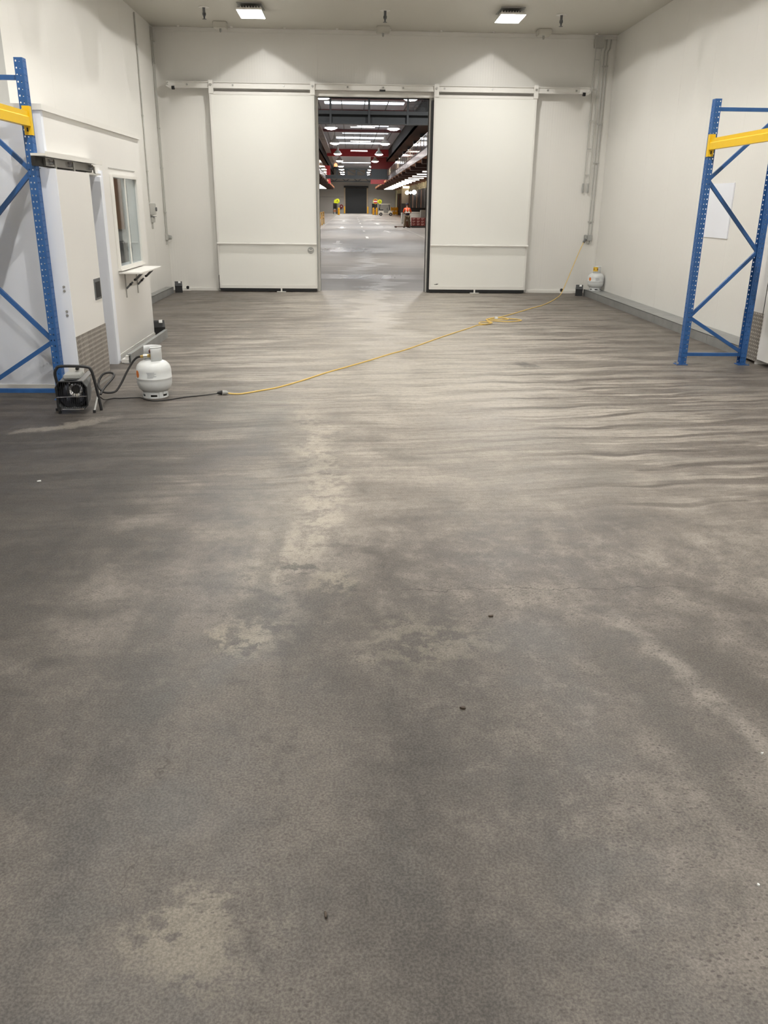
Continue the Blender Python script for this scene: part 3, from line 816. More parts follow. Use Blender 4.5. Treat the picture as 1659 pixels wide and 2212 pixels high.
bait_station((-3.43, 17.16, 0), 0.2, 'black bait box in the far left corner of the room')
bait_station((4.60, 17.05, 0), -0.25, 'black bait box in front of the gas bottle on the plinth')
bait_station((-2.555, 11.30, 0), 0.3, 'black bait box at the far end of the guard channel')
bait_station((4.82, 9.88, 0), 0.2, 'black bait box behind the blue rack at the end of the plinth')

# right hand door leaf with tread plate (at the wall behind the right rack)
RX = 4.66
dr = struct('door_4', MB().cbox(RX, 9.40, 0.06, XR - 0.03, 9.86, 2.6, 0.004).box(RX, 8.3, 0.06, RX + 0.03, 9.4, 2.6), M['wall_office'], 'white door return with tread plate behind the right rack')
MB().box(RX - 0.004, 9.37, 0.03, RX, 9.86, 0.57).build('tread_plate', M['tread'], dr)
MB().box(RX, 9.386, 0.06, XR - 0.03, 9.4, 2.6).build('end_capping', M['bluew'], dr)
MB().box(RX + 0.005, 9.382, 0.0, XR - 0.03, 9.42, 0.058).build('bottom_rail', M['trimw'], dr)

# ================================================================== SERVICES ON THE WALLS


def conduit_pts(name, label, runs, r, parts=None, cat='conduit', group=None):
    t = thing(name, label, cat, runs[0][-1], 0, group)
    o = Vector(runs[0][-1])
    for run in runs:
        MB().tube([Vector(p) - o for p in run], r, 8).build('pipe', M['conduit'], t, True)
    return t, o


# right: cable ladder of two rails, two conduits, socket outlet
t, o = conduit_pts('cable_ladder', 'pair of thin grey rails with rungs dropping down the back wall', [[(4.64, YB - 0.04, 4.62), (4.64, YB - 0.04, 2.1)], [(4.74, YB - 0.04, 4.62), (4.74, YB - 0.04, 2.1)]], 0.009, cat='cable ladder')
for z in (4.3, 3.8, 3.25, 2.75, 2.28):
    MB().box(-0.0, -0.006, z - o.z - 0.006, 0.1, 0.006, z - o.z + 0.006).build('rung', M['conduit'], t)
for x in (0.0, 0.1):
    MB().cyl((x - 0.012, 0, 0.02), (x - 0.018, -0.005, -0.15), 0.019, 10).build('cable_end', M['grey'], t, True)
MB().box(-0.03, -0.03, 4.5 - o.z, 0.15, 0.035, 4.68 - o.z).build('top_box', M['conduit'], t)
t, o = conduit_pts('conduit', 'two slim conduits in the right back corner above the power outlet', [[(4.85, YB - 0.015, 4.66), (4.845, YB - 0.015, 4.5), (4.825, YB - 0.015, 4.45), (4.825, YB - 0.015, 1.14)], [(4.93, YB - 0.015, 4.66), (4.92, YB - 0.015, 4.5), (4.885, YB - 0.015, 4.44), (4.885, YB - 0.015, 1.14)]], 0.011)
for z in (4.2, 3.2, 2.5, 1.4):
    MB().box(-0.025, -0.014, z - o.z - 0.012, 0.085, 0.014, z - o.z + 0.012).build('saddle', M['conduit'], t)
t = thing('power_outlet', 'grey power outlet low in the right back corner with a cord plugged in', 'power outlet', (4.855, YB, 1.09))
MB().cbox(-0.05, -0.05, -0.055, 0.05, 0.0, 0.055, 0.008).build('body', M['grey'], t)
MB().cbox(-0.11, -0.06, -0.045, -0.052, 0.0, 0.06, 0.01).build('side_socket', M['grey'], t)
MB().cyl((-0.085, -0.065, -0.02), (-0.125, -0.085, -0.085), 0.022, 10).build('plug', M['greyd'], t, True)
MB().box(-0.04, -0.035, -0.11, -0.01, -0.01, -0.055).box(0.01, -0.035, -0.12, 0.04, -0.01, -0.055).build('switch_flap', M['conduit'], t)
# left wall conduits
t, o = conduit_pts('conduit', 'single conduit down the left wall to a grey switch box', [[(XL + 0.015, 16.15, 4.68), (XL + 0.015, 16.15, 1.67)]], 0.012)
for z in (4.2, 3.1, 2.2):
    MB().box(-0.01, -0.03, z - o.z - 0.012, 0.014, 0.03, z - o.z + 0.012).build('saddle', M['conduit'], t)
t = thing('switch_box', 'grey isolator box on the left wall beyond the office', 'switch', (XL, 16.25, 1.56))
MB().cbox(0.0, -0.09, -0.1, 0.08, 0.09, 0.1, 0.01).build('body', M['conduit'], t)
MB().cyl((0.08, 0.05, 0.0), (0.1, 0.05, 0.0), 0.035, 14).build('knob', M['greyd'], t, True)
t = thing('power_outlet', 'small outlet just below the grey isolator on the left wall', 'power outlet', (XL, 16.25, 1.38))
MB().cbox(0.0, -0.06, -0.05, 0.05, 0.09, 0.05, 0.008).build('body', M['conduit'], t)
MB().box(0.0, -0.07, 0.05, 0.075, 0.1, 0.058).build('weather_hood', M['greyd'], t)
MB().box(0.0, -0.02, -0.16, 0.025, 0.02, -0.05).build('flex_tail', M['conduit'], t)
t, o = conduit_pts('conduit', 'pair of conduits in the left back corner reaching down to a socket', [[(XL + 0.015, 17.36, 4.66), (XL + 0.015, 17.36, 1.08)], [(XL + 0.015, 17.45, 4.66), (XL + 0.015, 17.45, 1.08)]], 0.011)
for z in (4.1, 3.0, 2.3, 1.5):
    MB().box(-0.01, -0.025, z - o.z - 0.01, 0.014, 0.12, z - o.z + 0.01).build('saddle', M['conduit'], t)
MB().box(-0.01, -0.03, 4.45 - o.z, 0.04, 0.13, 4.68 - o.z).build('top_box', M['conduit'], t)
t = thing('power_outlet', 'small grey socket in the left back corner under two conduits', 'power outlet', (XL, 17.40, 1.03))
MB().cbox(0.0, -0.09, -0.05, 0.05, 0.09, 0.05, 0.008).build('body', M['conduit'], t)
MB().lathe([(0.03, 0), (0.04, 0.02), (0.035, 0.05), (0.001, 0.055)], 14, (0.05, 0.03, 0.0), 'X').build('socket_cap', M['grey'], t, True)
MB().box(0.0, -0.05, -0.13, 0.03, -0.01, -0.05).build('flex_tail', M['conduit'], t)
# vertical strip on the left wall above the office
struct('trim_10', MB().box(XL, 9.55, OH, XL + 0.06, 9.84, 3.6), M['grey'], 'grey vertical strip on the wall above the office')

# plastic sheet on the right wall
t = thing('plastic_sheet', 'cool white plastic sheet stuck on the wall behind the right rack', 'sheet', (XR - 0.001, 11.9, 1.3))
MB().box(-0.012, -0.42, 0.0, 0.0, 0.42, 0.70).build('sheet', M['bluew'], t)
for e in (-0.42, 0.40):
    MB().box(-0.016, e, 0.0, -0.012, e + 0.02, 0.70).build('folded_edge', M['bluew'], t)

# ceiling fittings
for (x, y, lab) in ((-2.42, 15.86, 'sprinkler head on the ceiling left of the left lamp'), (0.585, 15.83, 'sprinkler head on the ceiling between the two lamps'), (3.57, 15.90, 'sprinkler head on the ceiling right of the right lamp')):
    t = thing('sprinkler', lab, 'sprinkler', (x, y, ZC), 0, 'ceiling sprinklers')
    MB().lathe([(0.09, 0), (0.09, -0.006), (0.03, -0.012)], 16).build('rosette', M['trimw'], t, True)
    MB().lathe([(0.022, -0.006), (0.022, -0.08), (0.03, -0.085), (0.03, -0.12), (0.018, -0.13), (0.012, -0.17)], 12).build('body', M['greyd'], t, True)
    MB().lathe([(0.001, -0.172), (0.035, -0.174), (0.035, -0.178), (0.001, -0.18)], 12).build('deflector', M['greyd'], t, True)
for (x, y, lab) in ((-2.33, 17.08, 'white square detector on the ceiling nearest the left back corner'), (0.60, 17.20, 'white square detector on the ceiling above the doorway'), (3.55, 17.17, 'white square detector on the ceiling nearest the right back corner')):
    t = thing('ceiling_detector', lab, 'detector', (x, y, ZC), 0, 'ceiling detectors')
    MB().cbox(-0.12, -0.12, -0.10, 0.12, 0.12, 0.0, 0.012).build('base', M['ceil'], t)
    MB().lathe([(0.02, -0.1), (0.02, -0.14), (0.012, -0.16), (0.001, -0.16)], 10).build('nozzle', M['grey'], t, True)


# lamps
def led_profile(lt):
    """photometric distribution of the lamp: wide batwing with a cut-off that depends on the compass direction"""
    lt.use_nodes = True
    nt = lt.node_tree; g = NG(nt)
    em = nt.nodes['Emission']
    tc = nt.nodes.new('ShaderNodeTexCoord')
    sp = nt.nodes.new('ShaderNodeSeparateXYZ'); nt.links.new(tc.outputs['Normal'], sp.inputs[0])
    X, Y, Z = sp.outputs
    ax = g.math('ABSOLUTE', X); ay = g.math('ABSOLUTE', Y)
    k1 = g.math('ADD', g.math('MULTIPLY', ax, 0.55), g.math('MULTIPLY', ay, 0.075))
    k2 = g.math('ADD', g.math('MULTIPLY', ax, 0.17), g.math('MULTIPLY', ay, 0.06))
    sel = g.smooth(g.math('SUBTRACT', ax, ay), -0.06, 0.06)
    k = g.math('ADD', g.math('MULTIPLY', k2, sel), g.math('MULTIPLY', k1, g.math('SUBTRACT', 1.0, sel)))
    d = g.math('SUBTRACT', g.math('MULTIPLY', Z, -1.0), k)
    cut = g.smooth(d, -0.025, 0.035)
    cosv = g.math('MAXIMUM', g.math('MULTIPLY', Z, -1.0), 0.0)
    st = g.math('MULTIPLY', cut, g.math('ADD', 0.11, g.math('MULTIPLY', cosv, 0.89)))
    nt.links.new(st, em.inputs['Strength'])


def make_lamp(x, y, label, boost=1.0):
    t = thing('high_bay_light', label, 'ceiling light', (x, y, ZC), 0, 'square LED high bay lamps')
    MB().box(-0.2, -0.28, -0.012, 0.2, 0.28, 0.0).build('mounting_plate', M['grey'], t)
    for s_ in (-1, 1):
        MB().box(s_ * 0.17 - 0.01, -0.03, -0.06, s_ * 0.17 + 0.01, 0.03, -0.012).build('bracket', M['grey'], t)
    MB().box(-0.205, -0.335, -0.115, 0.205, 0.335, -0.085).build('housing', M['trimw'], t)
    fin = MB().box(-0.006, -0.3, 0, 0.006, 0.3, 0.028).mesh('heat_fin', M['trimw'])
    for k in range(9):
        inst(fin, 'heat_fin', t, (-0.18 + k * 0.045, 0, -0.085))
    MB().box(-0.2, -0.33, -0.121, 0.2, 0.33, -0.115).build('led_panel', M['led'], t)
    ld = bpy.data.lights.new('led', 'POINT')
    ld.energy = LED_POWER * boost; ld.color = LED_COLOR; ld.shadow_soft_size = 0.02
    led_profile(ld)
    lo = bpy.data.objects.new('led_light', ld); col.objects.link(lo); lo.parent = t; lo.location = (0, 0, -0.18)
    return t


make_lamp(-1.63, 15.72, 'bright LED lamp on the ceiling left of the doorway')
make_lamp(2.66, 15.68, 'bright LED lamp on the ceiling right of the doorway')
rows = ('second', 'third', 'fourth', 'fifth', 'sixth', 'seventh', 'eighth')
for k in range(7):
    y = 13.3 - 2.4 * k
    make_lamp(-1.63, y, rows[k] + ' LED lamp from the doorway in the left ceiling row', 1.3 if k > 2 else 1.0)
    make_lamp(2.66, y, rows[k] + ' LED lamp from the doorway in the right ceiling row', 1.3 if k > 2 else 1.0)


# ================================================================== PALLET RACKS
UP_H, PITCH_H, UW, UD = 2.74, 0.05, 0.08, 0.066


def perforated(mb, org, ax, width, cols, z0, z1, cellw=0.022, r=0.0062):
    """vertical sheet with octagonal holes; org + ax*u, columns at u in cols"""
    org = Vector(org); ax = Vector(ax)
    cuts = [0.0]
    for c in cols: cuts += [c - cellw / 2, c + cellw / 2]
    cuts.append(width)
    for k in range(0, len(cuts) - 1, 2):
        a, b = cuts[k], cuts[k + 1]
        if b - a > 1e-4:
            mb.quad(org + ax * a + Vector((0, 0, z0)), org + ax * b + Vector((0, 0, z0)), org + ax * b + Vector((0, 0, z1)), org + ax * a + Vector((0, 0, z1)))
    n = int(round((z1 - z0) / PITCH_H)); st = (z1 - z0) / n
    for c in cols:
        for i in range(n):
            za, zb = z0 + i * st, z0 + (i + 1) * st; zc = (za + zb) / 2
            base = len(mb.v)
            for (u, z) in ((c - cellw / 2, za), (c + cellw / 2, za), (c + cellw / 2, zb), (c - cellw / 2, zb)):
                mb.v.append(tuple(org + ax * u + Vector((0, 0, z))))
            for q in range(8):
                an = math.radians(-112.5 + 45 * q)
                mb.v.append(tuple(org + ax * (c + r * math.cos(an)) + Vector((0, 0, zc + r * 1.25 * math.sin(an)))))
            for s in range(4):
                o1, o2 = base + 4 + 2 * s, base + 4 + 2 * s + 1
                c1, c2 = base + s, base + (s + 1) % 4
                mb.f.append((c1, c2, o2, o1))
                o3 = base + 4 + (2 * s + 2) % 8
                mb.f.append((c2, o3, o2))
    return mb


um = MB()
perforated(um, (0, -UW / 2, 0), (0, 1, 0), UW, (0.022, 0.058), 0.01, UP_H)
perforated(um, (0, -UW / 2, 0), (-1, 0, 0), UD, (0.024, 0.052), 0.01, UP_H)
perforated(um, (0, UW / 2, 0), (-1, 0, 0), UD, (0.024, 0.052), 0.01, UP_H)
upright_mesh = um.mesh('upright', M['rackblue'])


def rack(name, label, loc, sgn, ylen, zz):
    """local: aisle side at x=0 facing +x, frames at y=0 and y=-ylen, depth towards -x"""
    DEP = 0.755
    t = thing(name, label, 'pallet rack', loc, 0 if sgn > 0 else PI, 'blue pallet racks')
    ys = (0.0, -ylen) if sgn > 0 else (0.0, ylen)
    for y in ys:
        for x, rz in ((0.0, 0.0), (-DEP, PI)):
            u = inst(upright_mesh, 'upright', t, (x, y, 0), (0, 0, rz))
            md = u.modifiers.new('sheet', 'SOLIDIFY'); md.thickness = 0.0026; md.offset = 0
            bp = MB().box(-0.085, -0.055, 0, 0.045, 0.055, 0.008).build('base_plate', M['rackblue'], u)
            MB().cyl((0.03, 0.04, 0.008), (0.03, 0.04, 0.03), 0.012, 8).cyl((0.03, -0.04, 0.008), (0.03, -0.04, 0.03), 0.012, 8).build('anchor_bolt', M['steel'], u)
        a, b = -0.058, -DEP + 0.058

        def br(p0, p1, w=0.036):
            MB().bar((p0[0], y, p0[1]), (p1[0], y, p1[1]), 0.03, w).build('brace', M['rackblue'], t)
        br((a, zz['top']), (b, zz['top'])); br((a, zz['low']), (b, zz['low']))
        br((a, zz['n1']), (b, zz['top'] - 0.06)); br((a, zz['n1'] - 0.02), (b, zz['n2'])); br((b, zz['n2'] - 0.02), (a, zz['n3'])); br((a, zz['n3'] - 0.02), (b, zz['low'] + 0.03))
    y0, y1 = (-0.045, -ylen + 0.045) if sgn > 0 else (0.045, ylen - 0.045)
    zb = zz['beam']
    for x, s in ((0.002, 1), (-DEP - 0.002, -1)):
        bm_ = MB().prism([(x - s * 0.045, zb - 0.055), (x + s * 0.004, zb - 0.055), (x + s * 0.004, zb + 0.01), (x - s * 0.006, zb + 0.018), (x - s * 0.006, zb + 0.055), (x - s * 0.045, zb + 0.055)], 'Y', y0, y1).build('beam', M['rackyel'], t)
        for yy, e in ((y0, 1), (y1, -1)):
            q = 1 if sgn > 0 else -1
            # connector: plate over the side of the upright and a lip on its face
            MB().box(x - s * 0.05, yy, zb - 0.12, x + s * 0.006, yy - e * q * 0.005, zb + 0.095).box(x + s * 0.002, yy, zb - 0.12, x + s * 0.007, yy + e * q * 0.05, zb + 0.095).build('end_connector', M['rackyel'], bm_)
            MB().box(x - s * 0.03, yy - e * q * 0.0055, zb - 0.095, x - s * 0.018, yy - e * q * 0.008, zb - 0.065).build('safety_clip', M['black'], bm_)
    return t


rack('pallet_rack', 'blue pallet rack with yellow beam standing in front of the office', (-2.585, 7.50, 0), 1, 2.75,
     dict(top=2.60, low=0.075, n1=1.92, n2=1.24, n3=0.53, beam=2.30))
rack('pallet_rack', 'blue pallet rack with yellow beam standing along the right wall', (3.755, 9.36, 0), -1, 2.75,
     dict(top=2.645, low=0.115, n1=1.97, n2=1.25, n3=0.545, beam=2.31))


# ================================================================== GAS BOTTLES
def gas_bottle(label, loc, rz, tap_open=True, yellow=False):
    t = thing('gas_bottle', label, 'gas bottle', loc, rz, 'white gas bottles')
    R = 0.157
    prof = [(0.001, 0.045), (0.06, 0.045), (0.115, 0.058), (0.143, 0.085), (R - 0.003, 0.12), (R, 0.15), (R, 0.174), (R + 0.0015, 0.176), (R + 0.0015, 0.183), (R, 0.185), (R, 0.245), (R - 0.004, 0.268), (0.142, 0.295), (0.118, 0.318), (0.085, 0.332), (0.05, 0.338), (0.001, 0.340)]
    MB().lathe(prof, 40).build('tank', M['gas'], t, True)
    ft = MB()
    n = 36; r0, r1 = 0.108, 0.112
    for k in range(n):
        a0, a1 = 2 * PI * k / n, 2 * PI * (k + 1) / n
        slot = k % 6 in (2, 3, 4)
        for z0, z1 in (((0.0, 0.014), (0.034, 0.062)) if slot else ((0.0, 0.062),)):
            ft.quad((r1 * math.cos(a0), r1 * math.sin(a0), z0), (r1 * math.cos(a1), r1 * math.sin(a1), z0), (r0 * math.cos(a1), r0 * math.sin(a1), z1), (r0 * math.cos(a0), r0 * math.sin(a0), z1))
    f = ft.build('foot_ring', M['gas'], t)
    md = f.modifiers.new('sheet', 'SOLIDIFY'); md.thickness = 0.004
    cl = MB()
    # collar: open towards the tap
    a0, a1 = (math.radians(-150), math.radians(106)) if yellow else (math.radians(-88), math.radians(168))
    cl.lathe([(0.083, 0.318), (0.083, 0.43), (0.080, 0.455)], 30, (0, 0, 0), 'Z', a0, a1)
    c = cl.build('collar', M['gas'], t, True)
    md = c.modifiers.new('sheet', 'SOLIDIFY'); md.thickness = 0.005
    MB().tube([(0.081 * math.cos(a0 + (a1 - a0) * k / 24), 0.081 * math.sin(a0 + (a1 - a0) * k / 24), 0.455) for k in range(25)], 0.006, 6).build('collar_rim', M['gas'], c, True)
    v = MB().cyl((0, 0, 0.335), (0, 0, 0.40), 0.02, 12).cyl((0, 0, 0.375), (-0.055, -0.035, 0.375), 0.015, 10).build('valve', M['brass'], t, True)
    MB().lathe([(0.001, 0.398), (0.028, 0.398), (0.03, 0.405), (0.03, 0.422), (0.022, 0.43), (0.001, 0.43)], 14).build('tap_knob', M['redk'] if not yellow else M['blackpl'], v, True)
    lb = MB(); aa = math.radians(217); w = 0.36
    for k in range(10):
        b0, b1 = aa + w * (k / 10 - 0.5), aa + w * ((k + 1) / 10 - 0.5)
        h0 = math.sqrt(max(0, 1 - (k / 5 - 1) ** 2)) * 0.034; h1 = math.sqrt(max(0, 1 - ((k + 1) / 5 - 1) ** 2)) * 0.034
        rr = R + 0.0012
        lb.quad((rr * math.cos(b0), rr * math.sin(b0), 0.222 - h0), (rr * math.cos(b1), rr * math.sin(b1), 0.222 - h1), (rr * math.cos(b1), rr * math.sin(b1), 0.222 + h1), (rr * math.cos(b0), rr * math.sin(b0), 0.222 + h0))
    lb.build('oval_label', M['orange'], t)
    pr = MB()
    for j, (b0, b1) in enumerate(((258, 284), (260, 290), (261, 284), (261, 290), (260, 280))):
        for k in range(6):
            c0 = math.radians(b0 + (b1 - b0) * k / 6); c1 = math.radians(b0 + (b1 - b0) * (k + 1) / 6); z = 0.24 - 0.011 * j; rr = R + 0.001
            pr.quad((rr * math.cos(c0), rr * math.sin(c0), z), (rr * math.cos(c1), rr * math.sin(c1), z), (rr * math.cos(c1), rr * math.sin(c1), z + 0.005), (rr * math.cos(c0), rr * math.sin(c0), z + 0.005))
    pr.build('stamped_print', M['printlab'], t)
    if yellow:
        yl = MB()
        for k in range(10):
            b0, b1 = math.radians(-147) + 1.15 * k / 10, math.radians(-147) + 1.15 * (k + 1) / 10; rr = 0.0875
            yl.quad((rr * math.cos(b0), rr * math.sin(b0), 0.37), (rr * math.cos(b1), rr * math.sin(b1), 0.37), (rr * math.cos(b1), rr * math.sin(b1), 0.45), (rr * math.cos(b0), rr * math.sin(b0), 0.45))
        yl.build('hazard_label', M['yellowlab'], t)
        for am in (-138, -92):
            c0, c1 = math.radians(am), math.radians(am + 10); rr = 0.0885
            MB().quad((rr * math.cos(c0), rr * math.sin(c0), 0.395), (rr * math.cos(c1), rr * math.sin(c1), 0.395), (rr * math.cos(c1), rr * math.sin(c1), 0.425), (rr * math.cos(c0), rr * math.sin(c0), 0.425)).build('hazard_mark', M['redk'], t)
    return t


gas_bottle('white gas bottle on the floor connected to the black heater hose', (-1.805, 7.62, 0), 0.0)
gas_bottle('white gas bottle with yellow collar label on the plinth in the far corner', (4.875, 16.90, 0.12), math.radians(-8), yellow=True)

# ================================================================== HEATER
HX, HY = -2.335, 6.93
t = thing('gas_heater', 'black and steel portable gas heater with round burner standing by the rack', 'heater', (HX, HY, 0), math.radians(5))
oct_ = [(-0.09, 0.045), (-0.118, 0.075), (-0.124, 0.225), (-0.092, 0.275), (0.092, 0.275), (0.124, 0.225), (0.118, 0.075), (0.09, 0.045)]
# housing: octagonal tube tapering to the rear, open at the front
hb = MB(); nn = len(oct_)
for dep, s in ((0.0, 1.0), (0.13, 0.98), (0.30, 0.80)):
    for (a, b) in oct_:
        hb.v.append((a * s, dep, 0.165 + (b - 0.165) * s + dep * 0.10))
for r_ in range(2):
    for k in range(nn):
        hb.f.append((r_ * nn + k, r_ * nn + (k + 1) % nn, (r_ + 1) * nn + (k + 1) % nn, (r_ + 1) * nn + k))
hb.f.append(tuple(2 * nn + k for k in range(nn)))
hh = hb.build('housing', M['greyd'], t)
md = hh.modifiers.new('sheet', 'SOLIDIFY'); md.thickness = 0.003
MB().lathe([(0.117, 0.02), (0.106, 0.075), (0.08, 0.115), (0.052, 0.13)], 32, (0.0, 0.0, 0.165), 'Y').build('reflector', mat('heater reflector', (0.34, 0.35, 0.39), 0.25, 0.9), t, True)
bu = MB().lathe([(0.070, 0.055), (0.068, 0.028), (0.054, 0.016), (0.036, 0.03), (0.035, 0.12)], 28, (0.028, 0.0, 0.200), 'Y').build('burner_ring', M['chrome'], t, True)
MB().lathe([(0.001, 0.04), (0.036, 0.042)], 24, (0.028, 0.0, 0.200), 'Y').build('burner_mouth', M['dark'], bu)
MB().bar((-0.03, 0.03, 0.265), (0.012, 0.03, 0.228), 0.008, 0.008).build('igniter', M['chrome'], bu)
gr = MB().tube([(a * 1.01, -0.012, b) for a, b in oct_], 0.006, 8, closed=True).build('grille_rim', M['blackpl'], t, True)
MB().tube([(-0.088, -0.018, 0.043), (0.0, -0.020, 0.041), (0.088, -0.018, 0.043)], 0.0045, 6).build('rim_strip', M['chrome'], gr, True)
for k in range(15):
    x = -0.112 + k * 0.016
    ax = abs(x)
    lo = 0.045 if ax < 0.09 else 0.045 + (ax - 0.09)
    hi = 0.275 if ax < 0.092 else 0.275 - (ax - 0.092) * 1.55
    MB().tube([(x, -0.012, lo), (x, -0.012, hi)], 0.0018, 5).build('grille_wire', M['blackpl'], gr)
MB().tube([(-0.123, -0.017, 0.145), (0.123, -0.017, 0.152)], 0.004, 6).build('grille_crossbar', M['chrome'], gr, True)
# frame: handle loop and legs of tube
MB().tube(bez([(-0.13, 0.13, 0.17), (-0.15, 0.13, 0.30), (-0.135, 0.13, 0.355), (-0.09, 0.13, 0.378), (0.10, 0.13, 0.372), (0.145, 0.13, 0.345), (0.165, 0.13, 0.26), (0.185, 0.12, 0.13), (0.20, 0.11, 0.012)], 8), 0.0125, 10).build('handle_frame', M['blackpl'], t, True)
MB().tube(bez([(-0.13, 0.13, 0.17), (-0.15, 0.12, 0.10), (-0.15, 0.11, 0.012)], 6), 0.0125, 10).build('leg', M['blackpl'], t, True)
MB().tube([(0.185, 0.16, 0.16), (0.16, 0.02, 0.012)], 0.008, 8).build('leg', M['grey'], t, True)
MB().tube([(-0.15, 0.16, 0.15), (-0.12, 0.02, 0.012)], 0.008, 8).build('leg', M['blackpl'], t, True)
for (x, y) in ((0.16, 0.02), (-0.12, 0.02), (0.20, 0.11), (-0.165, 0.11)):
    MB().cyl((x, y, 0.0), (x, y, 0.024), 0.012, 8).build('foot', M['black'], t, True)
MB().cbox(-0.07, 0.06, 0.283, 0.065, 0.22, 0.318, 0.006).build('control_box', M['grey'], t)
MB().box(-0.055, 0.21, 0.30, 0.07, 0.222, 0.352).build('rating_plate', M['trimw'], t)
MB().bar((0.075, 0.0, 0.27), (0.135, 0.17, 0.325), 0.05, 0.008).build('side_bracket', M['steel'], t)
MB().cyl((0.02, 0.21, 0.345), (0.02, 0.185, 0.345), 0.014, 10).build('control_knob', M['blackpl'], t, True)
MB().box(-0.05, 0.001, 0.284, 0.05, 0.03, 0.287).build('top_tape', M['blackpl'], t)

hose = bez([(-2.175, 7.18, 0.11), (-2.16, 7.25, 0.15), (-2.115, 7.42, 0.22), (-2.15, 7.47, 0.245), (-2.215, 7.44, 0.235), (-2.245, 7.38, 0.16), (-2.20, 7.34, 0.10), (-2.12, 7.40, 0.085), (-2.08, 7.46, 0.13), (-2.03, 7.54, 0.235), (-1.98, 7.59, 0.32), (-1.935, 7.59, 0.362), (-1.895, 7.59, 0.370)], 10)
th = thing('gas_hose', 'black rubber hose looping from the heater to the gas bottle', 'hose', (-2.175, 7.18, 0.0))
o = Vector((-2.175, 7.18, 0.0))
MB().tube([p - o for p in hose], 0.0095, 8).build('hose', M['hose'], th, True)
MB().tube([Vector((-1.905, 7.59, 0.368)) - o, Vector((-1.86, 7.588, 0.374)) - o], [0.012, 0.0155], 10).build('brass_fitting', M['brass'], th, True)
MB().cyl(Vector((-1.88, 7.588, 0.372)) - o, Vector((-1.845, 7.595, 0.374)) - o, 0.022, 12).build('regulator', M['steel'], th, True)

cb = bez([(-2.16, 7.12, 0.10), (-2.17, 7.22, 0.06), (-2.20, 7.42, 0.012), (-2.16, 7.50, 0.006), (-2.09, 7.50, 0.006), (-1.94, 7.535, 0.006), (-1.86, 7.45, 0.006), (-1.77, 7.40, 0.006), (-1.66, 7.44, 0.006), (-1.53, 7.55, 0.006), (-1.37, 7.635, 0.006), (-1.235, 7.682, 0.014)], 8)
tp = thing('heater_cable', 'black heater cord lying on the floor in front of the gas bottle', 'cord', (-2.16, 7.12, 0.0))
o = Vector((-2.16, 7.12, 0))
MB().tube([p - o for p in cb], 0.005, 6).build('cable', M['hose'], tp, True)
MB().tube([Vector((-1.25, 7.678, 0.018)) - o, Vector((-1.215, 7.684, 0.02)) - o, Vector((-1.205, 7.684, 0.02)) - o], [0.010, 0.02, 0.021], 10).build('plug', M['blackpl'], tp, True)

yc = [(-1.165, 7.69, 0.016), (-1.10, 7.695, 0.007), (-1.02, 7.71, 0.006), (-0.84, 7.87, 0.006), (-0.71, 8.0, 0.006), (-0.51, 8.31, 0.006), (-0.29, 8.71, 0.006), (-0.14, 8.95, 0.006), (-0.085, 9.03, 0.006), (0.02, 9.20, 0.006), (0.22, 9.52, 0.006), (0.47, 9.95, 0.006), (0.70, 10.31, 0.006), (1.27, 11.4, 0.006), (1.72, 12.2, 0.006), (1.88, 12.50, 0.006), (2.02, 12.60, 0.007), (2.12, 12.72, 0.008), (2.10, 12.84, 0.012), (1.98, 12.80, 0.016), (1.93, 12.62, 0.018), (2.03, 12.56, 0.02), (2.14, 12.70, 0.022), (2.10, 12.95, 0.02), (2.18, 13.25, 0.012), (2.33, 13.42, 0.008), (2.50, 13.30, 0.008), (2.62, 13.22, 0.008), (2.66, 13.08, 0.008), (2.45, 12.90, 0.012), (2.22, 12.92, 0.018), (2.10, 13.05, 0.022), (2.22, 13.22, 0.024), (2.42, 13.25, 0.024), (2.45, 13.08, 0.026), (2.26, 13.0, 0.028), (2.15, 13.1, 0.03), (2.3, 13.34, 0.02), (2.44, 13.54, 0.01), (2.71, 13.98, 0.006), (3.19, 14.79, 0.006), (3.45, 15.2, 0.006), (3.76, 15.86, 0.006), (4.02, 16.5, 0.006), (4.17, 16.90, 0.008), (4.25, 17.05, 0.06), (4.37, 17.18, 0.28), (4.50, 17.31, 0.55), (4.62, 17.42, 0.80), (4.73, 17.52, 1.01)]
ty = thing('extension_cord', 'yellow extension cord running across the floor to the far corner', 'cord', (-1.165, 7.69, 0.0))
o = Vector((-1.165, 7.69, 0))
MB().tube([p - o for p in bez(yc, 6)], 0.0075, 6).build('cable', M['cordy'], ty, True)
MB().tube([Vector((-1.20, 7.685, 0.021)) - o, Vector((-1.165, 7.689, 0.021)) - o, Vector((-1.15, 7.69, 0.016)) - o], [0.0205, 0.018, 0.009], 12).build('socket_end', M['grey'], ty, True)
MB().cbox(1.165 + 2.26, -7.69 + 13.18, 0.01, 1.165 + 2.31, -7.69 + 13.24, 0.045, 0.006).build('cable_tie_tag', M['litter'], ty)


# small litter on the floor
def scrap(name, x, y, sx, sy, rz, material, label, cat, h=0.004):
    r = random.Random(int(x * 100 + y * 977))
    n = 7
    mb = MB()
    pts = [(sx * math.cos(2 * PI * k / n) * r.uniform(0.7, 1.1), sy * math.sin(2 * PI * k / n) * r.uniform(0.7, 1.1)) for k in range(n)]
    mb.prism(pts, 'Z', 0.0, h)
    o = mb.build(name, material)
    for i, v in enumerate(o.data.vertices):
        if v.co.z > 0: v.co.z += r.uniform(0, h)
    o.location = (x, y, 0.0); o.rotation_euler = (0, 0, rz)
    return tag(o, label, cat)


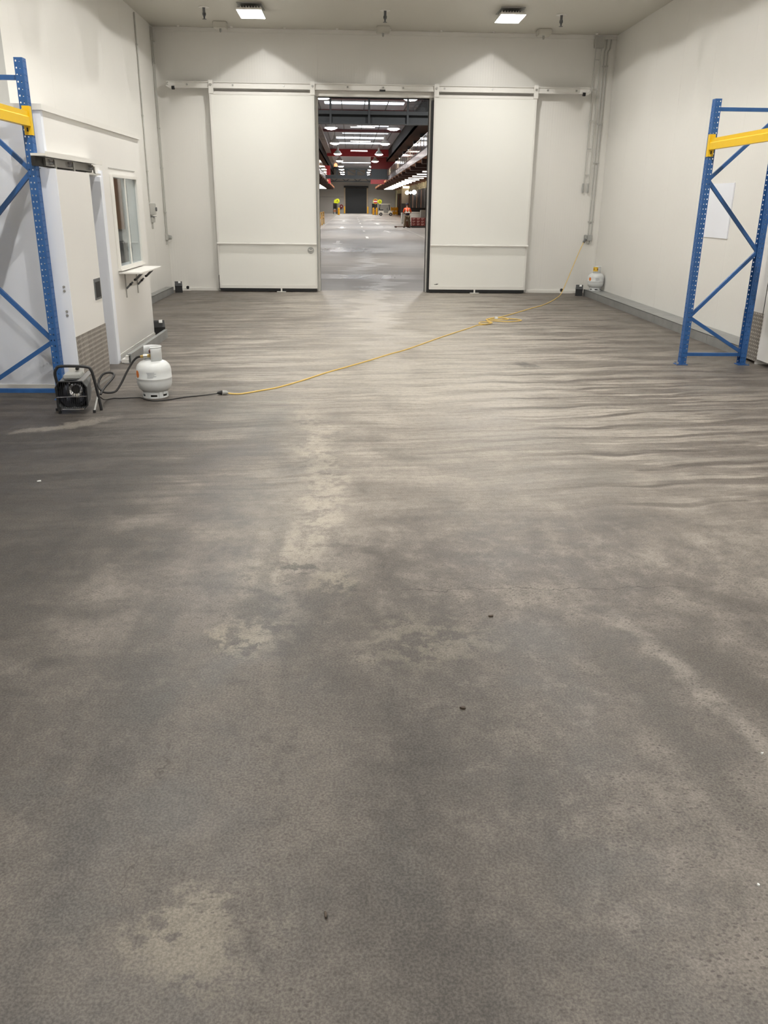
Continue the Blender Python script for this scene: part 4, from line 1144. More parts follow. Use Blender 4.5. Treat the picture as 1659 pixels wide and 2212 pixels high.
scrap('paper_scrap', -1.993, 5.105, 0.014, 0.008, 0.2, M['litter'], 'tiny white scrap on the floor in front of the left rack', 'scrap')
scrap('paper_scrap', 1.073, 1.672, 0.004, 0.004, 0.9, M['litter'], 'tiny white crumb on the floor near the bottom right', 'scrap')
scrap('paper_scrap', 1.345, 2.225, 0.005, 0.004, 0.4, M['litter'], 'tiny white crumb on the floor at the right edge', 'scrap')
scrap('dry_leaf', 0.394, 2.508, 0.013, 0.007, -0.15, M['leaf'], 'small dark leaf on the floor right of centre', 'leaf')
scrap('twig', -0.069, 1.605, 0.0035, 0.014, 0.1, M['leaf'], 'small black twig on the floor near the bottom centre', 'twig')
scrap('twig', 0.605, 3.207, 0.015, 0.005, 0.1, M['leaf'], 'dark wood splinter on the floor below the crack', 'splinter')


# ================================================================== THE HALL BEYOND THE DOORWAY
HXL, HXR, HY0, HY1, HZ = -8.0, 8.6, YB + 0.2, 177.0, 8.3
EL, ER = -3.0, 4.55            # mezzanine edges
ZS, ZM = 4.47, 4.90            # soffit, top of fascia
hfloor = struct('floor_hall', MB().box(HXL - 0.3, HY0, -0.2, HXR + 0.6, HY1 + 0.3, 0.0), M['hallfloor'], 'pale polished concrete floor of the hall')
struct('wall_hall_near', MB().box(HXL, HY0 + 0.0, ZC + 0.15, HXR, HY0 + 0.2, HZ).box(HXL, HY0, 0, XL - 0.2, HY0 + 0.2, ZC + 0.15).box(XR + 0.2, HY0, 0, HXR, HY0 + 0.2, ZC + 0.15), M['hwall'])
struct('wall_hall_left', MB().box(HXL - 0.3, HY0, 0, HXL, HY1 + 0.3, HZ), M['hwall'])
struct('wall_hall_right', MB().box(HXR + 0.3, HY0, 0, HXR + 0.6, HY1 + 0.3, HZ), M['shop'])
wf = struct('wall_hall_far', MB().box(HXL, HY1, 0, HXR + 0.3, HY1 + 0.3, HZ), M['hwall'], 'grey concrete end wall of the hall')
MB().box(HXL, HY1 - 0.02, 3.0, -1.4, HY1, 3.04).build('panel_joint', M['greyd'], wf)
# roof with skylight strips
SKY = [(64.0, 0.8, 1.2), (82.0, 0.5, 3.6), (90.2, 0.45, 2.2), (96.2, 1.3, 1.4), (104.4, 1.3, 1.4), (128.0, 0.8, 1.4), (152.0, 1.3, 1.4)]
rf = MB(); y = HY0
for c, hl, xo in SKY:
    rf.box(EL - 0.3, y, HZ, ER + 0.3, c - hl, HZ + 0.1); y = c + hl
    rf.box(EL - 0.3, c - hl, HZ, EL + xo, c + hl, HZ + 0.1).box(ER - 0.8, c - hl, HZ, ER + 0.3, c + hl, HZ + 0.1)
rf.box(EL - 0.3, y, HZ, ER + 0.3, HY1, HZ + 0.1)
roof = struct('ceiling_hall', rf, M['hroof'], 'grey metal roof of the hall with skylight strips')
for c, hl, xo in SKY:
    MB().box(EL + xo, c - hl, HZ + 0.03, ER - 0.8, c + hl, HZ + 0.06).build('skylight', M['sky'], roof)
for yy in (51.0, 60.0, 68.3, 77.0, 85.6):
    MB().box(EL - 0.2, yy - 0.12, HZ - 0.22, ER + 0.2, yy + 0.12, HZ).build('rafter', M['hraft'], roof)
for x in (-2.2, -0.6, 1.0, 2.6, 4.0):
    MB().box(x - 0.03, HY0 + 0.3, HZ - 0.06, x + 0.03, 112.0, HZ).build('purlin', M['hgrey'], roof)
struct('trim_11', MB().box(-3.0, 115.0, 7.45, 4.9, 115.3, 8.28), M['hred'], 'red bulkhead hanging across the hall roof')
struct('wall_red', MB().box(2.75, 122.0, 4.35, HXR, 122.4, 7.75), M['hredd'], 'deep red end wall above the right gallery')
struct('wall_red_side', MB().box(-3.6, 122.0, 4.35, -2.75, 122.4, 6.6), M['hred'], 'narrow red wall above the left gallery')
ORD = ('first', 'second', 'third', 'fourth', 'fifth', 'sixth', 'seventh', 'eighth', 'ninth', 'tenth', 'eleventh', 'twelfth', 'thirteenth', 'fourteenth', 'fifteenth', 'sixteenth', 'seventeenth', 'eighteenth', 'nineteenth', 'twentieth')
# galleries at both sides
for s, edge, outer, word in ((1, ER, HXR + 0.3, 'right'), (-1, EL, HXL, 'left')):
    g = struct('ceiling_gallery_' + word, MB().box(edge, 36.0, ZS, outer, 165.0, ZS + 0.25), M['hbrown'], 'timber soffit of the ' + word + ' gallery')
    struct('ceiling_upper_' + word, MB().box(edge + s * 0.3, 20.0, 7.15, outer, HY1, 7.3).box(edge + s * 0.3, 20.0, 7.15, edge + s * 0.42, HY1, HZ), M['hdark'], 'dark ceiling over the ' + word + ' gallery')
    bmesh_ = MB().box(0, -0.3, 0, (outer - edge) * 1.0 - s * 0.06, 0.3, 0.28).mesh('soffit_beam', M['hbeamr'])
    for k in range(22):
        inst(bmesh_, 'soffit_beam', g, (edge + s * 0.05, 41 + 5.6 * k, ZS - 0.28))
    fm = MB().box(-0.03, 0.02, 0, 0.03, 2.48, ZM - ZS).mesh('fascia_panel', M['panelpink'])
    gm = MB().box(-0.012, 0.03, 0, 0.012, 2.47, 0.68).mesh('glass_panel', M['balu'])
    pm = MB().box(-0.03, -0.03, 0, 0.03, 0.03, 0.78).mesh('baluster', M['hcream'])
    n = 50
    for k in range(n):
        yy = 36.0 + 2.5 * k
        if yy > 110: break
        inst(fm, 'fascia_panel', g, (edge, yy, ZS)); inst(gm, 'glass_panel', g, (edge, yy, ZM + 0.08)); inst(pm, 'baluster', g, (edge, yy, ZM))
    MB().box(edge - 0.05, 36.0, ZM, edge + 0.05, 112.0, ZM + 0.07).build('lower_rail', M['hbeamr'], g)
    MB().box(edge - 0.04, 36.0, ZM + 0.76, edge + 0.04, 112.0, ZM + 0.80).build('hand_rail', M['chrome'], g)
    # back wall and columns of the upper level
    struct('wall_gallery_' + word, MB().box(outer - s * 0.9, 36, ZS + 0.25, outer - s * 0.8, 120, 7.15), M['hwall'], 'pale wall along the ' + word + ' gallery')
    for k in range(12):
        c = MB().box(-0.18, -0.18, 0, 0.18, 0.18, 2.4).build('column', M['hcream'], g); c.location = (edge + s * 1.7, 40 + 7.2 * k, ZS + 0.25)
    # strip lights under the soffit
    for k in range(18):
        yy = 52.2 + 5.6 * k
        if yy > 160: break
        l = thing('strip_light', 'strip light under the %s gallery, %s from the doorway' % (word, ORD[k]), 'strip light', (edge + s * 1.75, yy, ZS - 0.283), 0, 'strip lights under the %s gallery' % word)
        MB().box(-0.75, -0.11, -0.05, 0.75, 0.11, 0.0).build('housing', M['trimw'], l)
        MB().box(-0.73, -0.10, -0.10, 0.73, 0.10, -0.05).build('diffuser', M['tube'], l)
    for k in range(9):
        yy = 50 + 8.0 * k
        l = thing('down_light', 'round downlight over the %s gallery, %s from the doorway' % (word, ORD[k]), 'downlight', (edge + s * 1.35, yy, 7.15), 0, 'downlights over the %s gallery' % word)
        MB().lathe([(0.22, 0), (0.24, -0.25), (0.2, -0.3)], 12).build('can', M['hgrey'], l, True)
        MB().lathe([(0.001, -0.34), (0.12, -0.32), (0.2, -0.28)], 12).build('lens', M['hlamp'], l, True)

# near bridge beam with posts and a mesh infill
nb = thing('bridge_beam', 'dark steel bridge beam crossing the hall just beyond the doorway', 'beam', (0, 32.0, 4.32))
MB().box(EL, -0.02, 0.03, ER, 0.02, 0.37).build('web', M['hgrey'], nb)
MB().box(EL, -0.15, 0, ER, 0.15, 0.03).build('flange', M['hgrey'], nb)
MB().box(EL, -0.15, 0.37, ER, 0.15, 0.40).build('flange', M['hgrey'], nb)
MB().box(EL, -0.17, 0.30, ER, -0.13, 0.42).build('edge_angle', M['hgrey'], nb)
for x in (-2.03, -0.69, 0.65, 2.0, 3.35):
    MB().box(x - 0.035, -0.2, -0.02, x + 0.035, -0.12, 1.25).build('post', M['hgrey'], nb)
MB().box(EL, -0.2, 1.22, ER, -0.12, 1.27).build('hand_rail', M['hgrey'], nb)
ms = MB()
for k in range(26):
    ms.box(2.05 + k * 0.05 - 0.003, -0.165, 0.42, 2.05 + k * 0.05 + 0.003, -0.159, 1.22)
for k in range(9):
    ms.box(2.03, -0.168, 0.45 + k * 0.09 - 0.003, 3.33, -0.162, 0.45 + k * 0.09 + 0.003)
ms.bar((2.1, -0.16, 0.45), (2.9, -0.16, 1.2), 0.03, 0.03)
mo = ms.build('wire_mesh', M['hgrey'], nb); mo['kind'] = 'stuff'

# truss bridge further back
tb = thing('truss_bridge', 'dark truss footbridge joining the two galleries', 'bridge', (0, 110.0, 4.55))
MB().box(EL + 0.06, -1.2, 0.08, ER - 0.06, 1.2, 0.45).build('deck', M['hgrey'], tb)
MB().box(EL + 1.2, -1.2, 1.1, ER - 0.06, -1.0, 1.2).build('top_chord', M['hgrey'], tb)
for k in range(6):
    x = EL + 1.35 + k * 1.18
    MB().box(x - 0.1, -1.2, 0.45, x + 0.1, -1.0, 1.15).build('truss_post', M['hgrey'], tb)
    if k < 5:
        a, b = (1.12, 0.48) if k < 3 else (0.48, 1.12)
        MB().bar((x, -1.1, a), (x + 1.18, -1.1, b), 0.06, 0.1).build('diagonal', M['hgrey'], tb)
MB().box(ER - 2.05, -1.15, 0.45, ER - 0.06, -1.05, 1.15).build('infill_panel', M['hgrey'], tb)
bc = thing('beacon', 'small orange beacon on the left post of the truss footbridge', 'beacon', (EL + 1.2, 108.85, 5.75))
MB().lathe([(0.25, 0), (0.25, 0.12), (0.2, 0.2)], 12).build('base', M['black'], bc, True)
MB().lathe([(0.2, 0.2), (0.22, 0.45), (0.1, 0.6), (0.001, 0.62)], 12).build('lens', emit_mat('beacon glow', (1.0, 0.25, 0.05), 2.0), bc, True)
t = thing('roof_truss', 'dark lattice beam in front of the far end wall', 'beam', (0, 152.0, 5.25))
MB().box(-6, -0.2, 0, HXR, 0.2, 0.18).build('bottom_chord', M['hgrey'], t)
MB().box(-6, -0.2, 0.75, HXR, 0.2, 0.9).build('top_chord', M['hgrey'], t)
for k in range(14):
    MB().bar((-5.8 + k, 0, 0.1 if k % 2 else 0.8), (-4.8 + k, 0, 0.8 if k % 2 else 0.1), 0.12, 0.12).build('lattice', M['hgrey'], t)
# cable tray along the left of the roof
t = thing('cable_tray', 'long slatted cable tray hung below the left side of the roof', 'cable tray', (-2.75, 40, 7.75))
MB().box(-0.3, 0, 0, -0.26, 100, 0.12).box(0.26, 0, 0, 0.3, 100, 0.12).build('side_rail', M['steel'], t)
rm = MB().box(-0.26, -0.1, 0.02, 0.26, 0.1, 0.06).mesh('rung', M['steel'])
for k in range(120):
    inst(rm, 'rung', t, (0, 0.4 + 0.83 * k, 0))

# hanging hall lamps
order = ('nearest', 'second', 'third', 'fourth', 'fifth', 'sixth', 'seventh', 'eighth', 'ninth', 'tenth')
proto = None
for k, yy in enumerate((27.0, 49.0, 68.0, 84.5, 102.0, 118.0, 134.0, 146.0, 158.0, 168.0)):  # nearest and farthest pairs unseen, added to brighten the beam and end wall
    for x, word in ((-1.45, 'left'), (3.22, 'right')):
        lab = '%s round hanging lamp of the %s row in the hall' % (order[k], word)
        if proto is None:
            proto = thing('hanging_lamp', lab, 'lamp', (x, yy, 7.0), 0, 'round hanging lamps of the hall')
            MB().lathe([(0.06, 0.75), (0.12, 0.62), (0.14, 0.4), (0.3, 0.28), (0.46, 0.02), (0.48, 0.0)], 20).build('reflector', M['trimw'], proto, True)
            MB().lathe([(0.001, -0.12), (0.25, -0.09), (0.44, 0.0), (0.46, 0.03)], 20).build('lens', M['hlamp'], proto, True)
            MB().cyl((0, 0, 0.75), (0, 0, 1.28), 0.02, 6).build('hanger_rod', M['hgrey'], proto)
            l = proto
        else:
            l = copy_tree(proto); l.location = (x, yy, 7.0); l['label'] = lab
        ld = bpy.data.lights.new('hall_lamp', 'SPOT'); ld.energy = HALL_LAMP_POWER; ld.color = (1, 0.97, 0.93); ld.shadow_soft_size = 0.3
        ld.spot_size = math.radians(150); ld.spot_blend = 0.4
        lo = bpy.data.objects.new('lamp_light', ld); col.objects.link(lo); lo.parent = l; lo.location = (0, 0, -0.2)
for x, yy in ((1.0, 74), (1.0, 90), (1.0, 106)):
    t = thing('strip_light', {74: 'nearest', 90: 'middle', 106: 'farthest'}[yy] + ' strip light hung along the middle of the hall roof', 'strip light', (x, yy, 7.6), 0, 'strip lights in the middle of the hall')
    MB().box(-1.0, -0.08, 0, 1.0, 0.08, 0.06).build('housing', M['trimw'], t)
    MB().box(-0.98, -0.07, -0.05, 0.98, 0.07, 0.0).build('diffuser', M['tube'], t)
    MB().cyl((-0.7, 0, 0.06), (-0.7, 0, 0.7), 0.01, 5).cyl((0.7, 0, 0.06), (0.7, 0, 0.7), 0.01, 5).build('hanger_wire', M['hgrey'], t)

# glazed shop front under the right gallery
sf = struct('wall_shopfront', MB().box(HXR, 80, 0, HXR + 0.04, 165, 0.3).box(HXR, 80, 3.42, HXR + 0.06, 165, 3.56), M['mull'], 'dark glazed shop front under the right gallery')
mm = MB().box(-0.1, -0.14, 0, 0.05, 0.14, ZS).mesh('mullion', M['mull'])
lowm = {k: MB().box(0.0, 0.14, 0.3, 0.03, 2.26, 3.42).mesh('pane', M[k]) for k in ('blackpl', 'brick', 'greyd')}
upm = MB().box(0.0, 0.14, 3.56, 0.03, 2.26, ZS).mesh('pane', M['warm'])
colm = MB().box(-0.06, 0.5, 0.3, 0.0, 1.3, 3.42).mesh('pilaster', M['brick'])
slm = MB().box(-0.05, -0.05, 3.56, 0.0, 0.05, ZS).mesh('slat', M['mull'])
for k in range(34):
    yy = 82.0 + 2.4 * k
    inst(mm, 'mullion', sf, (HXR, yy, 0))
    inst(lowm[('blackpl', 'greyd', 'blackpl')[k % 3]], 'pane', sf, (HXR, yy, 0))
    inst(upm, 'pane', sf, (HXR, yy, 0))
    if k % 3 == 1: inst(colm, 'pilaster', sf, (HXR, yy, 0))
    for j in range(2): inst(slm, 'slat', sf, (HXR, yy + 0.75 + 0.8 * j, 0))
t = thing('light_box', 'pale yellow lit sign box hanging under the right gallery', 'sign', (8.0, 128, 3.95))
MB().box(-0.45, -0.1, 0, 0.45, 0.1, 0.35).build('case', M['warm'], t)
MB().cyl((-0.3, 0, 0.35), (-0.3, 0, 0.52), 0.02, 6).cyl((0.3, 0, 0.35), (0.3, 0, 0.52), 0.02, 6).build('hanger', M['hgrey'], t)
t = thing('steel_column', 'grey column below the yellow lit sign box', 'column', (8.0, 130, 0))
MB().box(-0.5, -0.3, 1.9, 0.5, 0.3, ZS).build('cladding', M['grey'], t)
MB().box(-0.5, -0.3, 0, 0.5, 0.3, 1.9).build('base', M['hgrey'], t)
for (x, yy, z, lab) in ((7.35, 102.6, 3.08, 'glowing globe hanging under the right gallery, nearest one'), (7.6, 119.4, 3.25, 'glowing globe under the right gallery, left one of the far pair'), (8.05, 119.4, 3.25, 'small glowing globe under the right gallery, right one of the far pair')):
    t = thing('glow_globe', lab, 'lamp', (x, yy, z), 0, 'glowing globes under the gallery')  # glowing globes on rods below the soffit
    MB().sphere((0, 0, 0), 0.24 if x < 8 else 0.15).build('globe', M['hlamp'], t, True)
    MB().cyl((0, 0, 0.1), (0, 0, ZS - z - 0.282), 0.015, 6).build('rod', M['hgrey'], t)

# roller door in the end wall
rd = struct('door_5', MB().box(-1.05, HY1 - 0.12, 0, 3.2, HY1, 4.75), M['hroller'], 'charcoal roller door in the far wall')
sl = MB().box(-1.04, -0.02, 0.01, 3.19, 0.02, 0.14).mesh('slat', M['hroller'])
for k in range(31):
    inst(sl, 'slat', rd, (0, HY1 - 0.13, 0.03 + 0.15 * k))
MB().box(-1.35, HY1 - 0.5, 4.8, 3.5, HY1, 5.15).build('roller_box', M['black'], rd)
MB().box(-1.3, HY1 - 0.2, 0, -1.05, HY1, 4.78).box(3.2, HY1 - 0.2, 0, 3.45, HY1, 4.78).build('guide_channel', M['hcream'], rd)


def bollard(x, y, h, r, label):
    t = thing('bollard', label, 'bollard', (x, y, 0), 0, 'yellow bollards')
    MB().lathe([(r, 0), (r, h - r * 0.4), (r * 0.7, h - 0.02), (0.001, h)], 14).build('post', M['hyel'], t, True)
    MB().lathe([(r * 1.6, 0), (r * 1.6, 0.03), (r, 0.035)], 14).build('base_plate', M['hgrey'], t, True)


bollard(-1.2, 172, 1.3, 0.13, 'yellow bollard at the left side of the far roller door')
bollard(3.35, 172, 1.3, 0.13, 'yellow bollard at the right side of the far roller door')
bollard(-2.02, 149, 1.15, 0.17, 'yellow bollard under the lime pedestrian sign left of the roller door')
bollard(3.98, 154, 1.2, 0.17, 'left bollard of the yellow pair under the red sign')
bollard(4.56, 154, 1.2, 0.17, 'right bollard of the yellow pair under the red sign')


def disc_sign(x, y, z, r, ring, material, label, caret=True):
    t = thing('round_sign', label, 'sign', (x, y, 0), 0, 'round signs by the roller door')
    MB().cyl((0, 0.05, 0), (0, 0.05, z), 0.04, 8).build('post', M['hgrey'], t)
    MB().lathe([(0.001, -0.03), (r, -0.03), (r, 0.03), (0.001, 0.03)], 24, (0, 0, z), 'Y').build('disc', ring, t)
    if material is not None:
        f = MB().lathe([(0.001, -0.045), (r * 0.85, -0.045), (r * 0.85, -0.03)], 24, (0, 0, z), 'Y').build('face', material, t)
        MB().box(-r * 0.8, -0.055, z - r * 0.2, r * 0.8, -0.045, z + r * 0.2).build('bar', M['paintw'], f)
    if caret:
        MB().bar((-0.17, -0.05, z - 0.17), (0.0, -0.05, z + 0.17), 0.04, 0.09, (0, 1, 0)).bar((0.17, -0.05, z - 0.17), (0.0, -0.05, z + 0.17), 0.04, 0.09, (0, 1, 0)).build('symbol', M['black'], t)


disc_sign(-2.23, 149.5, 2.2, 0.37, M['hlime'], None, 'lime green pedestrian sign left of the roller door')
disc_sign(-2.5, 151.0, 2.1, 0.36, M['hlime'], None, 'lime green sign disc partly hidden behind the left pedestrian sign', False)
disc_sign(4.98, 151.0, 2.18, 0.35, M['hlime'], None, 'lime green pedestrian sign right of the red sign')
disc_sign(4.2, 150.0, 2.2, 0.42, M['hlime'], M['signred'], 'red sign with white bar and lime rim right of the roller door', False)
for (x0, x1, y, lab) in ((-3.0, -2.35, 150.5, 'dark notice stand behind the lime sign left of the roller door'), (3.75, 4.65, 156.0, 'dark notice stand behind the yellow bollard pair')):
    t = thing('notice_stand', lab, 'stand', ((x0 + x1) / 2, y, 0), 0, 'dark notice stands')
    w = (x1 - x0) / 2
    MB().box(-w, -0.08, 0.95, w, 0.08, 1.85).build('board', M['hdark'], t)
    MB().box(-w, -0.05, 0, -w + 0.1, 0.05, 0.95).box(w - 0.1, -0.05, 0, w, 0.05, 0.95).build('frame', M['hdark'], t)
    MB().box(-w * 0.8, -0.1, 0.45, w * 0.6, 0.1, 0.8).build('tray', M['hbrown'], t)
    MB().box(-w, -0.3, 0, w, 0.3, 0.12).build('foot', M['whitebox'], t)
t = thing('hose_reel', 'round red fire hose reel on the far wall left of the roller door', 'hose reel', (-1.85, HY1 - 0.32, 1.3))
MB().lathe([(0.1, -0.15), (0.36, -0.15), (0.36, -0.1), (0.2, -0.1), (0.2, 0.1), (0.36, 0.1), (0.36, 0.15), (0.1, 0.15)], 24, (0, 0, 0), 'Y').build('reel', M['hredd'], t, True)
MB().lathe([(0.001, -0.18), (0.12, -0.17), (0.12, -0.12)], 16, (0, 0, 0), 'Y').build('hub', M['whitebox'], t, True)
MB().box(-0.05, 0.12, -0.45, 0.05, 0.3, 0.1).build('bracket', M['hredd'], t)

# golf buggy
t = thing('golf_buggy', 'cream golf buggy with canopy parked right of the roller door', 'buggy', (5.65, 143.5, 0))
side = [(-1.15, 0.30), (-1.15, 0.62), (-1.02, 0.80), (-0.35, 0.80), (-0.25, 0.45), (0.45, 0.40), (0.62, 0.82), (0.95, 0.78), (1.15, 0.55), (1.15, 0.30)]
MB().prism(side, 'Y', -0.55, 0.55).build('body', M['buggy'], t)
for x in (-0.75, 0.85):
    for y in (-0.58, 0.5):
        w = MB().lathe([(0.001, -0.08), (0.16, -0.08), (0.24, -0.07), (0.25, 0.0), (0.24, 0.07), (0.16, 0.08), (0.001, 0.08)], 18, (x, y, 0.25), 'Y').build('wheel', M['black'], t, True)
        MB().lathe([(0.001, -0.09), (0.11, -0.088)], 14, (x, y, 0.25), 'Y').build('hub_cap', M['steel'], w)
MB().cbox(-0.95, -0.52, 0.80, -0.35, 0.52, 0.95, 0.04).build('seat', M['seat'], t)
MB().cbox(-1.05, -0.52, 0.85, -0.9, 0.52, 1.25, 0.04).build('backrest', M['seat'], t)
rfm = MB().cbox(-1.0, -0.6, 1.74, 0.78, 0.6, 1.84, 0.04).build('canopy', M['buggy'], t)
for y in (-0.54, 0.54):
    MB().tube([(0.72, y, 0.8), (0.6, y, 1.75)], 0.03, 6).build('post', M['seat'], t)
    MB().tube([(-1.0, y, 0.8), (-0.85, y, 1.75)], 0.03, 6).build('post', M['seat'], t)
MB().tube([(0.62, 0.2, 0.7), (0.3, 0.2, 1.1)], 0.025, 6).build('steering_column', M['seat'], t)
MB().tube([(0.3 + 0.1 * math.cos(a), 0.2 + 0.19 * math.sin(a), 1.1 + 0.14 * math.cos(a)) for a in [2 * PI * k / 14 for k in range(14)]], 0.02, 5, True).build('steering_wheel', M['seat'], t)

# yellow barriers
t = thing('safety_barrier', 'stack of yellow plastic barriers near the right end of the far wall', 'barrier', (7.8, 158, 0))
for k in range(3):
    MB().box(-0.55 + k * 0.15, -0.5 + k * 0.25, 0.1, 0.55 + k * 0.1, -0.42 + k * 0.25, 0.55).box(-0.55 + k * 0.15, -0.5 + k * 0.25, 0.72, 0.55 + k * 0.1, -0.42 + k * 0.25, 1.22).build('panel', M['hyel'], t)
for x in (-0.5, 0.0, 0.5):
    MB().box(x - 0.1, -0.6, 0, x + 0.1, 0.3, 1.3).build('post', M['hyel'], t)
t = thing('safety_rail', 'yellow safety rail starting at the left side of the doorway view', 'barrier', (-2.45, 65.0, 0))
for k, yy in enumerate((0, 5, 10, 15)):
    MB().box(-0.09 if k == 0 else -0.04, yy - 0.09, 0, 0.09 if k == 0 else 0.04, yy + 0.09, 1.05).build('post', M['hyel'], t)
for z in (1.0, 0.55):
    MB().box(-0.025, 0, z, 0.025, 15, z + 0.05).build('rail', M['hyel'], t)
MB().box(-0.26, -0.14, 1.05, 0.04, 0.1, 1.5).build('end_panel', M['hyel'], t)

# floor markings
ar = lambda: [(-0.09, 3.6), (0.09, 3.6), (0.09, 1.2), (0.26, 1.2), (0.0, -0.6), (-0.26, 1.2), (-0.09, 1.2)]
for (x, y, rz, sc) in ((-0.61, 39.0, 0, 1.0), (-0.68, 65.5, 0, 1.3), (-0.75, 92, 0, 1.5), (2.38, 60.0, PI + 0.05, 1.0), (2.5, 85.0, PI, 1.5)):
    a = MB().prism([(p[0] * sc, p[1] * sc) for p in ar()], 'Z', 0.0, 0.004).build('floor_arrow', M['paintw'], hfloor)
    a.location = (x, y, 0.0); a.rotation_euler = (0, 0, rz)
dm = MB().box(-0.07, -1.3, 0, 0.07, 1.3, 0.004).mesh('lane_dash', M['paintw'])
for k in range(7):
    inst(dm, 'lane_dash', hfloor, (0.89, 47.5 + 11.5 * k, 0))
lm = MB().box(-0.05, 0, 0, 0.05, 110, 0.003).mesh('lane_line', mat('faded line paint', (0.42, 0.40, 0.36), 0.5))
for x in (-2.2, 4.05):
    inst(lm, 'lane_line', hfloor, (x, 40, 0))

# goods and the worker
PY = 69.2
t = thing('pallet', 'dark timber pallet under the red cartons beside the worker', 'pallet', (5.5, PY + 0.6, 0))
for k in range(5):
    MB().box(-0.68, -0.6 + k * 0.27, 0.11, 0.75, -0.48 + k * 0.27, 0.14).build('deck_board', M['pallet'], t)
for y in (-0.6, -0.05, 0.5):
    MB().box(-0.68, y, 0, 0.75, y + 0.1, 0.11).build('bearer', M['pallet'], t)
cm = MB().cbox(-0.165, 0.0, 0, 0.165, 1.12, 0.2, 0.012).mesh('carton', M['carton'])
pmn = MB().box(-0.12, -0.004, 0.12, 0.1, 0.0, 0.16).mesh('print', M['cartonp'])
pm2 = MB().box(-0.1, -0.004, 0.05, 0.02, 0.0, 0.075).mesh('print', M['cartonp'])
for lv in range(3):
    for c_ in range(4):
        lab = 'red printed carton on the pallet, %s layer, %s from the left' % (('bottom', 'middle', 'top')[lv], ORD[c_])
        o_ = inst(cm, 'carton', None, (5.0 + 0.345 * c_, PY + 0.02, 0.14 + 0.203 * lv))
        tag(o_, lab, 'carton', 'red cartons on the pallet')
        inst(pmn, 'print', o_); inst(pm2, 'print', o_)
t = thing('pallet_jack', 'rust brown pallet jack in front of the worker beside the red cartons', 'pallet jack', (4.22, PY - 0.1, 0), 0.1)
MB().box(-0.75, -0.28, 0.05, 0.5, -0.12, 0.1).box(-0.75, 0.12, 0.05, 0.5, 0.28, 0.1).build('fork', M['jack'], t)
MB().cbox(0.1, -0.25, 0.1, 0.4, 0.25, 0.5, 0.04).build('pump_housing', M['jack'], t)
MB().tube([(0.25, 0, 0.45), (0.22, -0.05, 0.8), (0.15, -0.1, 1.1)], 0.03, 8).build('tow_bar', M['jack'], t, True)
MB().tube([(0.0, -0.1, 1.12), (0.3, -0.1, 1.12)], 0.025, 8).build('grip', M['black'], t, True)
for x in (-0.68, 0.3):
    MB().cyl((x, -0.24, 0.06), (x, 0.24, 0.06), 0.06, 10).build('wheel', M['black'], t, True)
for (x, y, w, h, lab) in ((5.25, 84.0, 0.42, 1.0, 'white plastic crate on the floor to the left behind the worker'), (6.3, 88.0, 0.62, 1.05, 'white plastic crate on the floor to the right behind the worker')):
    t = thing('bulk_crate', lab, 'crate', (x, y, 0), 0, 'white bulk crates')
    MB().cbox(-w, -0.5, 0.12, w, 0.5, h, 0.03).build('body', M['whitebox'], t)
    for xx in (-w + 0.1, w - 0.1):
        MB().box(xx - 0.08, -0.5, 0, xx + 0.08, 0.5, 0.12).build('runner', M['grey'], t)
    MB().box(-w + 0.05, -0.515, h - 0.16, w - 0.05, -0.5, h - 0.1).build('rim', M['grey'], t)
for (x, y, lab) in ((5.45, 86.5, 'yellow post behind the left white crate'), (6.05, 90.0, 'yellow post behind the right white crate')):
    bollard(x, y, 1.35, 0.1, lab)
t = thing('waste_bin', 'large black container behind the red cartons', 'container', (7.2, 95, 0))
MB().prism([(-0.75, 0.15), (0.75, 0.15), (0.85, 1.3), (-0.85, 1.3)], 'Y', -0.7, 0.7).build('body', M['blackpl'], t)
MB().cbox(-0.9, -0.75, 1.3, 0.9, 0.75, 1.42, 0.03).build('lid', M['black'], t)
for x in (-0.6, 0.6):
    MB().cyl((x - 0.05, -0.5, 0.1), (x + 0.05, -0.5, 0.1), 0.1, 10).cyl((x - 0.05, 0.5, 0.1), (x + 0.05, 0.5, 0.1), 0.1, 10).build('castor', M['black'], t)
t = thing('steel_cage', 'grey wrapped load standing right of the black container', 'load', (7.15, 84, 0))
MB().cbox(-0.5, -0.5, 0.14, 0.5, 0.5, 1.25, 0.05).build('wrap', M['grey'], t)
MB().box(-0.55, -0.55, 0, 0.55, 0.55, 0.14).build('pallet_base', M['pallet'], t)


def skin_mesh(name, pts, edges, parent, material, root=0, sub=2):
    me = bpy.data.meshes.new(name)
    me.from_pydata([p[:3] for p in pts], edges, [])
    o = bpy.data.objects.new(name, me); col.objects.link(o); o.parent = parent
    sk = o.modifiers.new('skin', 'SKIN'); sk.use_smooth_shade = True
    for i, p in enumerate(pts):
        r = p[3] if isinstance(p[3], tuple) else (p[3], p[3])
        me.skin_vertices[0].data[i].radius = r
    me.skin_vertices[0].data[root].use_root = True
    sb = o.modifiers.new('sub', 'SUBSURF'); sb.levels = sub; sb.render_levels = sub
    me.materials.append(material)
    return o


P = thing('person', 'worker in orange shirt and khaki trousers bending over a pallet jack', 'person', (4.42, PY - 0.75, 0), 0.1)
